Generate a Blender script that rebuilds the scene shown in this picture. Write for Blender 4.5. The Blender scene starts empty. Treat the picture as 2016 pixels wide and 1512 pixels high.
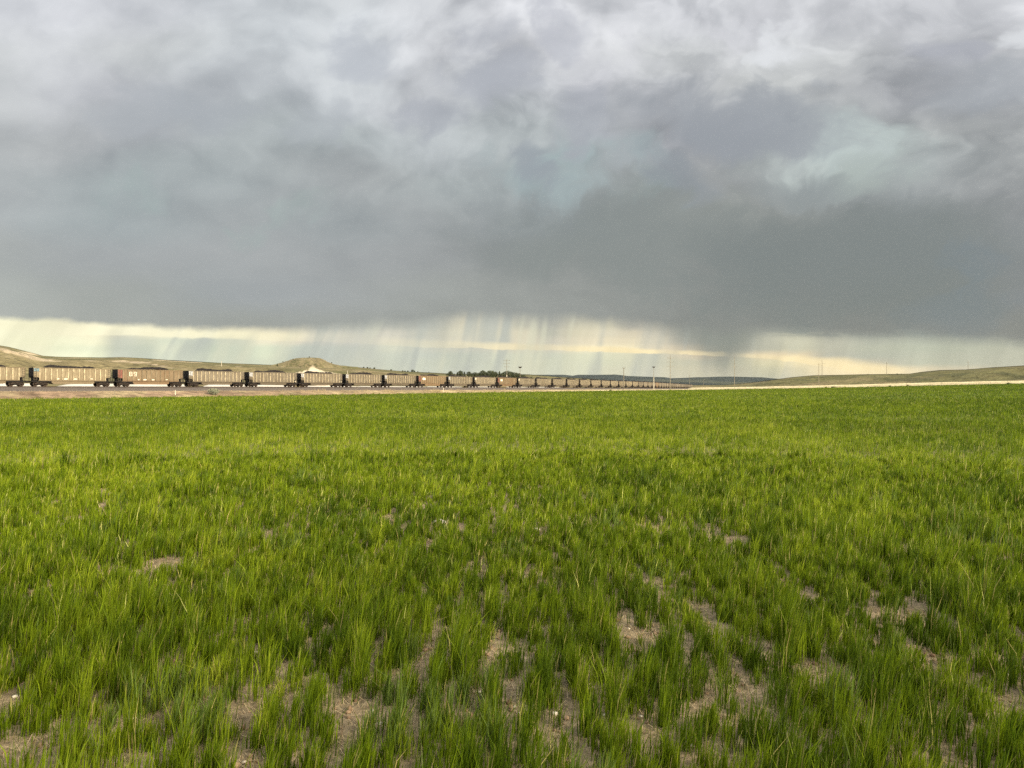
import bpy, math, random
import numpy as np
from math import radians, degrees, atan, tan, sin, cos, pi
random.seed(7)
RNG = np.random.default_rng(11)
S = bpy.context.scene
COL = S.collection
F = 1456.0; CX = 1008.0; HY = 765.0; EYE = 2.0      # photo focal length (px), centre column, horizon row, eye height
EXPO = 1.45

# ------------------------------------------------------------------ camera
cam = bpy.data.cameras.new('camera')
cam.sensor_width = 36; cam.lens = 26; cam.shift_y = (HY - 756) / 2016.0
cam.clip_start = 0.05; cam.clip_end = 60000
camo = bpy.data.objects.new('camera', cam); COL.objects.link(camo)
camo.location = (0, 0, EYE); camo.rotation_euler = (radians(90), 0, 0)
S.camera = camo
S.view_settings.view_transform = 'Standard'; S.view_settings.look = 'None'
S.view_settings.exposure = EXPO; S.view_settings.gamma = 1
S.cycles.max_bounces = 5; S.cycles.diffuse_bounces = 2; S.cycles.transmission_bounces = 3
S.cycles.use_denoising = False; S.cycles.glossy_bounces = 2; S.cycles.volume_bounces = 0; S.cycles.sample_clamp_indirect = 4

# ------------------------------------------------------------------ node helpers
def lin(c):
    c = c / 255.0
    return c / 12.92 if c <= .04045 else ((c + .055) / 1.055) ** 2.4
def srgb(r, g, b): return (lin(r), lin(g), lin(b), 1)
class NT:
    def __init__(s, nt): s.nt = nt; s.n = nt.nodes; s.l = nt.links
    def new(s, t, **kw):
        n = s.n.new(t)
        for k, v in kw.items(): setattr(n, k, v)
        return n
    def put(s, sock, v):
        if hasattr(v, 'is_linked') or isinstance(v, bpy.types.NodeSocket): s.l.new(v, sock)
        else: sock.default_value = v
    def m(s, op, *a, clamp=False):
        n = s.new('ShaderNodeMath', operation=op); n.use_clamp = clamp
        for i, v in enumerate(a): s.put(n.inputs[i], v)
        return n.outputs[0]
    def vm(s, op, *a):
        n = s.new('ShaderNodeVectorMath', operation=op)
        for i, v in enumerate(a): s.put(n.inputs[i], v)
        return n.outputs[0]
    def comb(s, x, y, z):
        n = s.new('ShaderNodeCombineXYZ')
        for i, v in enumerate((x, y, z)): s.put(n.inputs[i], v)
        return n.outputs[0]
    def smooth(s, v, a, b, lo=0., hi=1.):
        n = s.new('ShaderNodeMapRange', interpolation_type='SMOOTHSTEP')
        for i, q in enumerate((v, a, b, lo, hi)): s.put(n.inputs[i], q)
        return n.outputs[0]
    def noise(s, vec, scale, detail=4., rough=.55, dist=0., dim='3D'):
        n = s.new('ShaderNodeTexNoise', noise_dimensions=dim)
        s.put(n.inputs['Vector'], vec); n.inputs['Scale'].default_value = scale
        n.inputs['Detail'].default_value = detail; n.inputs['Roughness'].default_value = rough
        n.inputs['Distortion'].default_value = dist
        return n.outputs['Fac']
    def mix(s, f, a, b, mode='MIX'):
        n = s.new('ShaderNodeMix', data_type='RGBA', blend_type=mode)
        s.put(n.inputs[0], f); s.put(n.inputs[6], a); s.put(n.inputs[7], b)
        return n.outputs[2]
    def ramp(s, f, stops, interp='LINEAR'):
        n = s.new('ShaderNodeValToRGB'); cr = n.color_ramp; cr.interpolation = interp
        s.put(n.inputs[0], f)
        while len(cr.elements) < len(stops): cr.elements.new(.5)
        for e, (p, c) in zip(cr.elements, stops): e.position = p
        for e, (p, c) in zip(cr.elements, stops): e.color = c
        return n.outputs[0]

# ------------------------------------------------------------------ sun + sky
SUN_AZ, SUN_EL = radians(122), radians(25)           # azimuth clockwise from the view axis: right and behind
sun = bpy.data.lights.new('sun', 'SUN'); sun.energy = 1.5; sun.angle = radians(10); sun.color = (1, .86, .62)
suno = bpy.data.objects.new('sun', sun); COL.objects.link(suno)
from mathutils import Vector, Matrix
sd = Vector((sin(SUN_AZ) * cos(SUN_EL), cos(SUN_AZ) * cos(SUN_EL), sin(SUN_EL)))
suno.rotation_euler = sd.to_track_quat('Z', 'Y').to_euler()

world = bpy.data.worlds.new('World'); S.world = world; world.use_nodes = True
wt = world.node_tree; wt.nodes.clear(); W = NT(wt)
tc = W.new('ShaderNodeTexCoord').outputs['Generated']
sx = W.new('ShaderNodeSeparateXYZ'); W.put(sx.inputs[0], tc)
dx, dy, dz = sx.outputs
hyp = W.m('SQRT', W.m('ADD', W.m('MULTIPLY', dx, dx), W.m('MULTIPLY', dy, dy)))
hyp = W.m('MAXIMUM', hyp, .001)
AZ = W.m('MULTIPLY', W.m('ARCTAN2', dx, dy), 180 / pi)           # degrees from the view axis
V0 = W.m('DIVIDE', W.m('DIVIDE', dz, hyp), W.m('MAXIMUM', W.m('DIVIDE', dy, hyp), .62))
T0 = W.m('DIVIDE', W.m('ADD', AZ, 40.), 80.)
# cloud-ceiling plane coordinates: features shrink towards the horizon as a real ceiling's do
den = W.m('ADD', W.m('MAXIMUM', dz, 0.), .34)
PL = W.comb(W.m('DIVIDE', dx, den), W.m('DIVIDE', dy, den), 0.)
def tx(x): return min(1, max(0, (degrees(atan((x - CX) / F)) + 40) / 80))
def vy(y): return (HY - y) / F
# warp
w1 = W.m('SUBTRACT', W.noise(PL, 3.0, 4, .5), .5)
w2 = W.m('SUBTRACT', W.noise(W.vm('ADD', PL, (7.3, 2.1, 4.)), 3.0, 4, .5), .5)
warpT = W.m('ADD', T0, W.m('MULTIPLY', w1, .13))
warpV = W.m('ADD', V0, W.m('MULTIPLY', w2, W.smooth(V0, .1, .4, .03, .16)))
XS = [-60, 120, 300, 480, 660, 840, 1000, 1150, 1300, 1450, 1600, 1780, 1950, 2080]
def G(v, tint):
    r, g, b = tint; return srgb(v * r, v * g, v * b)
N_, B_, T_, Y_, V_ = (1, 1.01, 1.0), (.985, 1.005, 1.015), (.972, 1.006, .998), (1.0, 1.01, .972), (.994, 1., 1.014)
upper = [
 (-140, [214]*14, [V_]*14),
 (0,   [214, 222, 216, 204, 212, 208, 216, 206, 220, 200, 196, 202, 196, 208], [V_,V_,V_,B_,B_,V_,V_,V_,V_,V_,V_,V_,V_,V_]),
 (90,  [208, 208, 202, 204, 218, 192, 186, 202, 214, 192, 212, 178, 184, 206], [N_,V_,N_,B_,B_,V_,V_,V_,N_,V_,N_,V_,V_,N_]),
 (180, [194, 188, 180, 186, 204, 186, 192, 194, 188, 190, 190, 174, 182, 196], [N_,V_,V_,B_,B_,V_,B_,V_,V_,N_,N_,V_,V_,N_]),
 (270, [180, 176, 168, 176, 186, 178, 186, 174, 168, 168, 184, 168, 174, 178], [N_,N_,V_,T_,T_,B_,T_,B_,V_,V_,T_,N_,N_,N_]),
 (350, [172, 170, 166, 170, 168, 166, 160, 164, 156, 152, 166, 160, 160, 158], [N_,T_,T_,T_,N_,T_,T_,T_,N_,N_,T_,T_,N_,N_]),
 (430, [172, 168, 168, 166, 168, 160, 150, 148, 146, 144, 150, 142, 146, 146], [N_,T_,T_,N_,T_,N_,T_,T_,Y_,Y_,Y_,T_,N_,N_]),
 (510, [172, 164, 166, 166, 164, 154, 146, 145, 142, 134, 138, 134, 134, 138], [Y_,N_,N_,N_,N_,N_,Y_,Y_,Y_,Y_,Y_,T_,N_,B_]),
 (580, [176, 160, 160, 158, 160, 166, 154, 150, 140, 133, 130, 130, 134, 136], [Y_,Y_,Y_,B_,N_,Y_,Y_,Y_,Y_,Y_,Y_,Y_,Y_,B_]),
 (640, [180, 166, 160, 152, 158, 158, 150, 150, 140, 132, 130, 136, 134, 134], [Y_,Y_,Y_,Y_,Y_,Y_,Y_,Y_,Y_,Y_,Y_,Y_,Y_,Y_]),
]
def table(rows, T, Vv, xs=XS):
    out = None; pv = None
    for (y, vals, tints) in sorted(rows, key=lambda r: -r[0]):       # from low elevation upward
        st = [(tx(x), G(v, t) if not isinstance(v, tuple) else srgb(*v)) for x, v, t in zip(xs, vals, tints)]
        c = W.ramp(T, st, 'B_SPLINE' if xs is XS else 'EASE')
        if out is None: out = c
        else:
            out = W.mix(W.smooth(Vv, vy(pv), vy(y)), out, c)
        pv = y
    return out
up = table(upper, warpT, warpV)
# billows: light edges and dark bellies, stronger overhead than near the cloud base
PLw = W.vm('ADD', PL, W.comb(W.m('MULTIPLY', w1, .16), W.m('MULTIPLY', w2, .16), 0.))
def bill(off):
    q = W.vm('ADD', PLw, off)
    a_ = W.noise(q, 4.0, 5, .50, .0); b_ = W.noise(q, 9., 3, .5, .0)
    return W.m('ADD', a_, W.m('MULTIPLY', b_, .22))
azr = W.m('MULTIPLY', AZ, pi / 180)
PQ = W.comb(W.m('SUBTRACT', W.m('ADD', azr, W.m('MULTIPLY', w1, .16)), W.m('MULTIPLY', V0, .22)), W.m('ADD', W.m('MULTIPLY', V0, 1.15), W.m('MULTIPLY', w2, .16)), 0.)
PM = W.vm('ADD', PQ, W.vm('MULTIPLY', PL, (.05, .05, 0.)))
def bill2(off, sc_): return W.noise(W.vm('ADD', PM, off), sc_, 5, .50, .0)
g0 = bill2((0., 0., 0.), 6.0); g1 = bill2((-.010, .026, 0.), 6.0)
rdg = W.smooth(W.m('ABSOLUTE', W.m('SUBTRACT', W.noise(W.vm('ADD', PM, (4., 2., 0.)), 6.5, 5, .52), .5)), .075, .0)
lump = W.m('ADD', W.m('MULTIPLY', W.m('SUBTRACT', g1, g0), 1.75), W.m('MULTIPLY', W.m('SUBTRACT', g0, .5), 1.05))
lump = W.m('SUBTRACT', W.m('ADD', lump, W.m('MULTIPLY', rdg, W.smooth(T0, .30, .55, .04, .16))), .05)
e0 = bill((0., 0., 0.)); e1 = bill((-.035, .05, 0.))
emb = W.m('MULTIPLY', W.m('SUBTRACT', e1, e0), .75)              # lumps read as lit from the thin cloud on one side
b1 = W.noise(PLw, 2.6, 5, .52, .0)
bil = W.m('ADD', W.m('MULTIPLY', W.m('SUBTRACT', b1, .5), .45), W.m('ADD', emb, lump))
amp = W.smooth(V0, .12, .38, .20, 1.05)
lefty = W.smooth(T0, .02, .38, .55, 1.)
up = W.mix(1., up, W.comb(*[W.m('ADD', 1., W.m('MULTIPLY', bil, W.m('MULTIPLY', W.m('MULTIPLY', amp, lefty), k))) for k in (1.0, .98, .95)]), 'MULTIPLY')
# bright ragged openings and one wispy patch at the right
wr1 = W.m('SUBTRACT', W.noise(PM, 5.5, 5, .55), .5); wr2 = W.m('SUBTRACT', W.noise(W.vm('ADD', PM, (8., 3., 0.)), 5.5, 5, .55), .5)
def blob(x, y, rx, ry, rot=0.):
    A0 = degrees(atan((x - CX) / F)); k = cos(radians(A0)) ** 2
    da = W.m('SUBTRACT', W.m('ADD', AZ, W.m('MULTIPLY', wr1, 17.)), A0); dv = W.m('SUBTRACT', W.m('ADD', V0, W.m('MULTIPLY', wr2, .26)), vy(y))
    a = W.m('DIVIDE', da, degrees(rx / F) * k); b = W.m('DIVIDE', dv, ry / F)
    if rot:
        c_, s_ = cos(rot), sin(rot)
        a, b = W.m('ADD', W.m('MULTIPLY', a, c_), W.m('MULTIPLY', b, s_)), W.m('SUBTRACT', W.m('MULTIPLY', b, c_), W.m('MULTIPLY', a, s_))
    return W.smooth(W.m('ADD', W.m('MULTIPLY', a, a), W.m('MULTIPLY', b, b)), 1., .0, 0., 1.)
frag = W.smooth(W.noise(PM, 9., 6, .55, .1), .34, .60, .12, 1.)
for (x, y, rx, ry, c, k) in [(1640, 300, 190, 70, (190, 200, 196), .75), (1530, 322, 80, 50, (198, 206, 200), .6), (1700, 345, 110, 60, (170, 179, 172), .6), (1120, 322, 190, 60, (164, 180, 180), .6),
                             (1270, 390, 90, 35, (158, 174, 172), .5), (1575, 90, 55, 50, (226, 228, 230), .85), (1985, 165, 90, 40, (226, 228, 230), .85),
                             (700, 170, 130, 80, (216, 220, 221), .6), (640, 60, 120, 120, (224, 227, 228), .45), (1170, 140, 110, 90, (214, 214, 218), .5), (1440, 40, 150, 70, (222, 222, 226), .5), (1990, 60, 120, 40, (220, 222, 224), .7),
                             (560, 410, 50, 30, (160, 176, 168), .3), (250, 400, 110, 60, (160, 177, 170), .3), (880, 40, 60, 60, (226, 228, 230), .5)]:
    up = W.mix(W.m('MULTIPLY', W.m('MULTIPLY', blob(x, y, rx*1.1, ry*1.15), frag), min(1., k*1.3)), up, srgb(*c))
for (x, y, rx, ry, c, k) in [(1450, 235, 230, 70, (151, 155, 160), .7), (1250, 470, 420, 110, (134, 139, 134), .6), (1650, 520, 420, 110, (124, 129, 125), .7), (420, 190, 150, 60, (166, 170, 173), .4), (640, 250, 120, 50, (176, 180, 184), .4), (1150, 235, 90, 60, (166, 169, 176), .5), (1100, 60, 70, 50, (184, 186, 194), .5), (1800, 90, 120, 50, (172, 174, 182), .5), (870, 225, 70, 50, (164, 167, 174), .5), (730, 105, 90, 55, (186, 190, 196), .6), (1030, 300, 60, 45, (150, 155, 160), .6), (1330, 350, 110, 60, (142, 148, 152), .55), (1600, 375, 120, 40, (146, 152, 150), .5),
                             (1920, 170, 170, 60, (160, 164, 168), .6), (320, 190, 180, 80, (171, 175, 178), .5), (960, 110, 90, 90, (176, 179, 186), .6), (1900, 590, 150, 60, (118, 130, 136), .35)]:
    up = W.mix(W.m('MULTIPLY', blob(x, y, rx*1.1, ry*1.15), min(1., k*1.25)), up, srgb(*c))

# band under the cloud base: bright gap, rain shafts
XL = [-40, 60, 130, 190, 230, 290, 330, 400, 470, 520, 570, 640, 720, 770, 850, 920, 980, 1030, 1080, 1140, 1200, 1250, 1290, 1340, 1400, 1450, 1510, 1570, 1640, 1720, 1820, 2060]
def row(y, s):
    v = [tuple(int(q) for q in t.split(',')) for t in s.split()]; assert len(v) == 32, (y, len(v)); return (y, v, [N_] * 32)
lower = [
 row(640, '252,246,208 252,246,206 246,238,200 240,232,196 236,228,194 240,232,198 240,232,198 236,226,192 236,226,192 236,226,192 222,212,184 196,194,178 190,190,178 190,188,174 176,176,164 214,206,180 206,200,178 196,192,172 178,176,164 212,204,176 214,206,178 186,180,164 196,188,166 160,158,148 142,144,136 138,140,132 176,176,160 186,186,166 170,174,160 160,166,154 156,160,150 150,156,148'),
 row(657, '254,250,212 254,249,210 250,243,206 240,232,196 206,202,180 240,232,198 248,240,206 240,232,196 246,238,202 240,230,196 240,230,198 206,202,186 200,198,184 212,206,188 190,188,172 226,218,190 214,208,182 222,212,184 186,184,168 220,210,180 226,216,188 218,206,178 210,200,176 168,166,154 150,150,142 146,148,138 190,188,168 206,202,174 184,184,166 172,176,162 166,172,158 164,168,154'),
 row(672, '254,250,212 254,250,210 248,246,208 238,234,198 196,198,180 208,210,186 224,228,200 198,204,184 206,208,186 244,236,204 226,216,192 204,200,186 202,200,188 220,214,194 196,194,178 232,222,194 212,208,186 226,214,186 204,198,180 228,216,186 238,224,190 234,220,186 222,210,182 178,174,160 160,158,148 150,152,142 188,186,166 208,204,176 190,188,168 182,184,166 176,180,162 176,178,160'),
 row(686, '253,250,212 254,250,212 236,238,202 226,228,196 190,194,176 196,202,182 232,234,204 196,204,182 202,208,186 224,230,200 196,202,186 190,194,182 194,196,184 216,216,194 198,198,182 210,206,186 236,226,194 208,204,184 212,206,186 242,230,194 252,238,198 252,236,194 236,220,186 204,192,168 206,192,166 156,156,144 186,184,164 204,200,172 188,186,166 184,186,166 180,184,164 184,184,164'),
 row(700, '253,250,212 253,250,212 246,246,210 234,236,202 198,202,184 196,202,184 228,232,204 206,212,188 202,208,186 224,230,200 192,198,182 188,193,182 196,198,184 206,210,192 194,198,184 198,202,182 224,224,196 206,208,186 204,206,186 220,220,190 226,224,192 220,216,186 206,204,180 214,202,174 224,204,172 186,180,158 232,214,176 228,210,172 186,184,166 182,184,166 184,186,166 186,186,166'),
 row(714, '252,250,212 252,250,212 248,248,212 238,240,206 208,212,190 200,206,186 226,230,202 206,212,190 204,210,188 216,222,196 192,198,182 190,194,182 200,202,186 204,208,190 198,202,184 202,206,184 216,218,192 212,212,188 208,210,186 218,218,190 220,220,190 216,214,186 208,206,180 202,198,172 192,188,164 184,182,158 220,212,174 244,228,182 236,216,176 190,186,166 186,188,166 188,188,168'),
 row(728, '250,248,212 250,248,212 246,246,212 240,242,208 212,216,194 206,212,190 222,226,200 208,214,192 206,212,190 214,220,196 196,202,186 194,198,184 204,206,190 206,210,190 202,206,188 204,208,188 214,216,192 214,214,190 210,212,188 218,218,190 220,218,190 216,214,188 212,208,182 208,202,174 200,194,168 188,184,160 204,200,168 222,212,176 252,232,184 250,228,180 216,204,172 188,188,168'),
 row(745, '248,246,212 248,246,212 246,246,212 240,242,208 216,220,196 210,216,192 220,224,200 210,216,194 208,214,192 214,220,196 200,206,188 198,202,186 208,210,192 208,212,192 204,208,190 206,210,190 214,216,192 216,216,192 214,214,190 218,218,190 220,218,190 218,216,188 214,210,184 210,204,176 202,196,168 192,188,164 196,194,166 214,206,174 244,226,182 250,230,182 232,216,176 196,192,170'),
]
slant = W.smooth(T0, .15, .6, -30., -10.)
streakc = W.comb(W.m('ADD', AZ, W.m('MULTIPLY', V0, slant)), W.m('MULTIPLY', V0, 9.), 0.)
st1 = W.noise(streakc, .55, 2, .45, .5); st2 = W.noise(streakc, .3, 3, .5, .3)
stw = W.m('MULTIPLY', W.m('SUBTRACT', st1, .5), .012)
low = table(lower, W.m('ADD', T0, stw), W.m('ADD', V0, W.m('MULTIPLY', W.m('SUBTRACT', W.noise(tc, 30., 4, .5), .5), .006)), XL)
line = W.ramp(T0, [(tx(x), ((y - 620) / 140,) * 3 + (1,)) for x, y in [(-40, 655), (60, 656), (200, 661), (400, 667), (600, 673), (850, 684), (1050, 689), (1150, 692), (1300, 697), (1400, 700), (1500, 706), (1560, 713), (1620, 722), (1700, 738), (1800, 748), (2060, 760)]], 'EASE')
lineV = W.m('DIVIDE', W.m('SUBTRACT', HY - 620, W.m('MULTIPLY', line, 140.)), F)
inten = W.ramp(T0, [(tx(x), (v, v, v, 1)) for x, v in [(-40, .0), (100, .35), (260, .7), (420, .75), (560, .55), (620, .12), (700, .10), (800, .18), (880, .30), (1000, .62), (1080, .42), (1160, .80), (1220, 1.), (1285, .95), (1310, .35), (1350, .75), (1420, .22), (1440, .0), (1480, .45), (1540, 1.), (1600, .95), (1660, 1.), (1740, .85), (1800, .3), (1850, .0), (2060, .0)]], 'EASE')
thick = W.ramp(T0, [(tx(x), (v / 40,) * 3 + (1,)) for x, v in [(-40, 24), (400, 26), (600, 22), (900, 13), (1200, 11), (1400, 8), (1500, 8), (1600, 16), (1680, 26), (1780, 24), (2060, 20)]], 'EASE')
rv = W.m('DIVIDE', W.m('SUBTRACT', W.m('ADD', V0, W.m('MULTIPLY', W.m('SUBTRACT', W.noise(W.comb(AZ, W.m('MULTIPLY', V0, 90.), 3.), .7, 5, .6), .5), .007)), lineV), W.m('DIVIDE', W.m('MULTIPLY', thick, 40.), F))
rib_ = W.m('MULTIPLY', W.smooth(rv, -.06, .14), W.smooth(rv, 1.35, .55))
rib_ = W.m('MULTIPLY', W.m('MULTIPLY', rib_, inten), W.smooth(st1, .22, .52, .45, 1.), clamp=True)
warm = W.mix(W.smooth(T0, .1, .6), srgb(255, 248, 210), srgb(255, 234, 182))
shaft = W.m('MULTIPLY', W.smooth(W.m('ABSOLUTE', W.m('SUBTRACT', W.m('ADD', AZ, W.m('MULTIPLY', W.m('SUBTRACT', st2, .5), 3.)), 15.6)), W.smooth(V0, .03, .080, 1.7, 5.0), .2), W.smooth(V0, .0, .055))
reach = W.m('MULTIPLY', W.smooth(T0, .13, .22), W.smooth(T0, .80, .70))
low = W.mix(W.m('MULTIPLY', W.m('MULTIPLY', W.smooth(st1, .47, .66), W.smooth(st2, .38, .58)), W.m('MULTIPLY', reach, .80)), low, srgb(168, 172, 164))
low = W.mix(W.m('MULTIPLY', W.m('MULTIPLY', W.smooth(st1, .50, .32), W.smooth(st2, .60, .40)), W.m('MULTIPLY', reach, .62)), low, srgb(240, 238, 208))
low = W.mix(W.m('MULTIPLY', shaft, .92), low, srgb(130, 134, 126))
low = W.mix(W.m('MULTIPLY', rib_, .9), low, warm)
shelf = W.m('MULTIPLY', W.m('MULTIPLY', W.smooth(T0, .70, .78), W.smooth(V0, vy(666), vy(656))), W.smooth(W.noise(W.comb(W.m('MULTIPLY', AZ, .5), W.m('MULTIPLY', V0, 160.), 2.), .9, 5, .6), .40, .62, .25, .9))
low = W.mix(shelf, low, srgb(138, 144, 137))
sk = W.m('ADD', 1., W.m('MULTIPLY', W.m('ADD', W.m('SUBTRACT', st1, .5), W.m('MULTIPLY', W.m('SUBTRACT', st2, .5), .9)), .50))
low = W.mix(1., low, W.comb(sk, sk, sk), 'MULTIPLY')
# cloud base line
EXY = [(-40, 624), (100, 631), (250, 640), (400, 647), (560, 650), (680, 646), (760, 641), (880, 629), (930, 622), (1050, 629), (1180, 634), (1260, 640), (1330, 646), (1400, 653), (1450, 656), (1500, 655), (1560, 656), (1650, 661), (1800, 662), (1930, 668), (2060, 676)]
edge = W.ramp(T0, [(tx(x), ((y - 600) / 100,) * 3 + (1,)) for x, y in EXY], 'EASE')
edgeV = W.m('DIVIDE', W.m('SUBTRACT', HY - 600, W.m('MULTIPLY', edge, 100.)), F)
wob = W.m('ADD', W.m('MULTIPLY', W.m('SUBTRACT', W.noise(W.comb(AZ, W.m('MULTIPLY', V0, 60.), 0.), .55, 6, .66), .5), .014), W.m('MULTIPLY', W.m('SUBTRACT', st1, .5), W.smooth(T0, .35, .5, .003, .012)))
soft = W.smooth(T0, .16, .42, .011, .026)
dd = W.m('SUBTRACT', W.m('ADD', V0, wob), edgeV)
msk = W.m('ADD', W.m('DIVIDE', dd, soft), .5, clamp=True)
msk = W.smooth(msk, 0., 1.)
up = W.mix(1., up, W.comb(*[W.smooth(V0, .34, .05, 1., .915)]*3), 'MULTIPLY')
sky = W.mix(msk, low, up)
# behind and overhead the ceiling is lighter and, round the sun, bright and warm
nrm = W.vm('NORMALIZE', tc)
dt = W.new('ShaderNodeVectorMath', operation='DOT_PRODUCT'); W.put(dt.inputs[0], nrm); dt.inputs[1].default_value = sd
over = W.mix(W.smooth(W.noise(PL, 2.4, 6, .6, .3), .3, .7), (.66, .67, .70, 1), (.98, .98, 1.0, 1))
sky = W.mix(W.smooth(V0, .60, .95), sky, over)
aabs = W.m('ABSOLUTE', AZ)
sky = W.mix(W.smooth(aabs, 42., 75.), sky, W.mix(W.smooth(W.noise(PL, 1.6, 6, .6, .3), .3, .7), (.9, .89, .86, 1), (1.5, 1.45, 1.35, 1)))
sky = W.mix(W.smooth(dt.outputs['Value'], .72, .99), sky, (5., 4.1, 2.9, 1))
sky = W.mix(W.smooth(dz, -.01, -.03), sky, (.16, .15, .09, 1))
nish = W.new('ShaderNodeTexSky', sky_type='NISHITA'); nish.sun_disc = False
nish.sun_elevation = SUN_EL; nish.sun_rotation = SUN_AZ
bg1 = W.new('ShaderNodeBackground'); W.put(bg1.inputs[0], sky); bg1.inputs[1].default_value = .97 / 2 ** EXPO
bg2 = W.new('ShaderNodeBackground'); W.put(bg2.inputs[0], nish.outputs[0]); bg2.inputs[1].default_value = .004
ad = W.new('ShaderNodeAddShader'); W.l.new(bg1.outputs[0], ad.inputs[0]); W.l.new(bg2.outputs[0], ad.inputs[1])
wo = W.new('ShaderNodeOutputWorld'); W.l.new(ad.outputs[0], wo.inputs[0])
world.cycles.sampling_method = 'MANUAL'; world.cycles.sample_map_resolution = 512

# ------------------------------------------------------------------ object helpers
def tag(o, label=None, cat=None, group=None, kind=None):
    if label: o['label'] = label
    if cat: o['category'] = cat
    if group: o['group'] = group
    if kind: o['kind'] = kind
    return o
def link(o, parent=None):
    COL.objects.link(o)
    if parent: o.parent = parent
    return o
def empty(name, loc, rz=0., sc=None):
    o = bpy.data.objects.new(name, None); o.location = loc; o.rotation_euler = (0, 0, rz)
    o.empty_display_size = .2
    if sc is not None: o.scale = (sc,) * 3 if not isinstance(sc, tuple) else sc
    COL.objects.link(o); return o
def mesh_np(name, V, Fq, mat, colors=None, smooth=False, extra=None):
    """V (n,3); Fq list of face arrays (k,3) or (k,4)"""
    me = bpy.data.meshes.new(name)
    V = np.asarray(V, np.float32); me.vertices.add(len(V)); me.vertices.foreach_set('co', V.ravel())
    loops = np.concatenate([f.ravel() for f in Fq]).astype(np.int32)
    tot = np.concatenate([np.full(len(f), f.shape[1]) for f in Fq]).astype(np.int32)
    st = np.concatenate([[0], np.cumsum(tot)[:-1]]).astype(np.int32)
    me.loops.add(len(loops)); me.loops.foreach_set('vertex_index', loops)
    me.polygons.add(len(tot)); me.polygons.foreach_set('loop_start', st); me.polygons.foreach_set('loop_total', tot)
    if smooth: me.polygons.foreach_set('use_smooth', np.ones(len(tot), bool))
    me.update(calc_edges=True)
    if colors is not None:
        a = me.color_attributes.new('tint', 'FLOAT_COLOR', 'POINT')
        c = np.ones((len(V), 4), np.float32); c[:, :3] = colors; a.data.foreach_set('color', c.ravel())
    me.materials.append(mat)
    return me
def obj(name, me, parent=None): return link(bpy.data.objects.new(name, me), parent)
class MB:
    """collects simple solids into one mesh"""
    def __init__(s): s.v = []; s.f = []
    def add(s, vs, fs):
        k = len(s.v); s.v += [tuple(v) for v in vs]; s.f += [tuple(i + k for i in f) for f in fs]; return s
    def box(s, x0, x1, y0, y1, z0, z1):
        return s.add([(x0,y0,z0),(x1,y0,z0),(x1,y1,z0),(x0,y1,z0),(x0,y0,z1),(x1,y0,z1),(x1,y1,z1),(x0,y1,z1)],
                     [(0,3,2,1),(4,5,6,7),(0,1,5,4),(1,2,6,5),(2,3,7,6),(3,0,4,7)])
    def prism_y(s, poly, y0, y1):      # polygon in x,z extruded along y
        n = len(poly)
        return s.add([(x, y0, z) for x, z in poly] + [(x, y1, z) for x, z in poly],
                     [tuple(range(n)), tuple(range(2*n-1, n-1, -1))] + [(i, i+n, (i+1) % n + n, (i+1) % n) for i in range(n)])
    def prism_x(s, poly, x0, x1):      # polygon in y,z extruded along x
        n = len(poly)
        return s.add([(x0, y, z) for y, z in poly] + [(x1, y, z) for y, z in poly],
                     [tuple(range(n-1, -1, -1)), tuple(range(n, 2*n))] + [(i, (i+1) % n, (i+1) % n + n, i+n) for i in range(n)])
    def cone(s, p0, p1, r0, r1, n=8):
        p0, p1 = Vector(p0), Vector(p1); q = (p1 - p0).to_track_quat('Z', 'Y')
        vs = []
        for p, r in ((p0, r0), (p1, r1)):
            for i in range(n):
                a = 2*pi*i/n; vs.append(p + q @ Vector((r*cos(a), r*sin(a), 0)))
        return s.add(vs, [tuple(range(n-1, -1, -1)), tuple(range(n, 2*n))] + [(i, (i+1) % n, (i+1) % n + n, i+n) for i in range(n)])
    def mesh(s, name, mat, smooth=False):
        me = bpy.data.meshes.new(name); me.from_pydata(s.v, [], s.f); me.materials.append(mat)
        if smooth: me.polygons.foreach_set('use_smooth', np.ones(len(me.polygons), bool))
        import bmesh
        bm = bmesh.new(); bm.from_mesh(me); bmesh.ops.recalc_face_normals(bm, faces=bm.faces); bm.to_mesh(me); bm.free()
        return me

def hash2(ix, iy, seed):
    h = (ix.astype(np.int64) * 374761393 + iy.astype(np.int64) * 668265263 + seed * 1442695041) & 0xFFFFFFFF
    h = ((h ^ (h >> 13)) * 1274126177) & 0xFFFFFFFF
    return ((h ^ (h >> 16)) & 0xFFFF) / 65535.0
def vnoise(x, y, seed=0):
    x = np.asarray(x, float); y = np.asarray(y, float)
    ix, iy = np.floor(x), np.floor(y); fx, fy = x - ix, y - iy
    fx = fx*fx*(3-2*fx); fy = fy*fy*(3-2*fy)
    a = hash2(ix, iy, seed); b = hash2(ix+1, iy, seed); c = hash2(ix, iy+1, seed); d = hash2(ix+1, iy+1, seed)
    return (a*(1-fx)+b*fx)*(1-fy) + (c*(1-fx)+d*fx)*fy
def fbm(x, y, seed=0, o=4):
    s = 0; a = .5; t = 0
    for k in range(o):
        s = s + a*vnoise(x*2**k, y*2**k, seed+k*17); t += a; a *= .55
    return s/t
def sst(x, a, b): t = np.clip((x-a)/(b-a), 0, 1); return t*t*(3-2*t)

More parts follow.
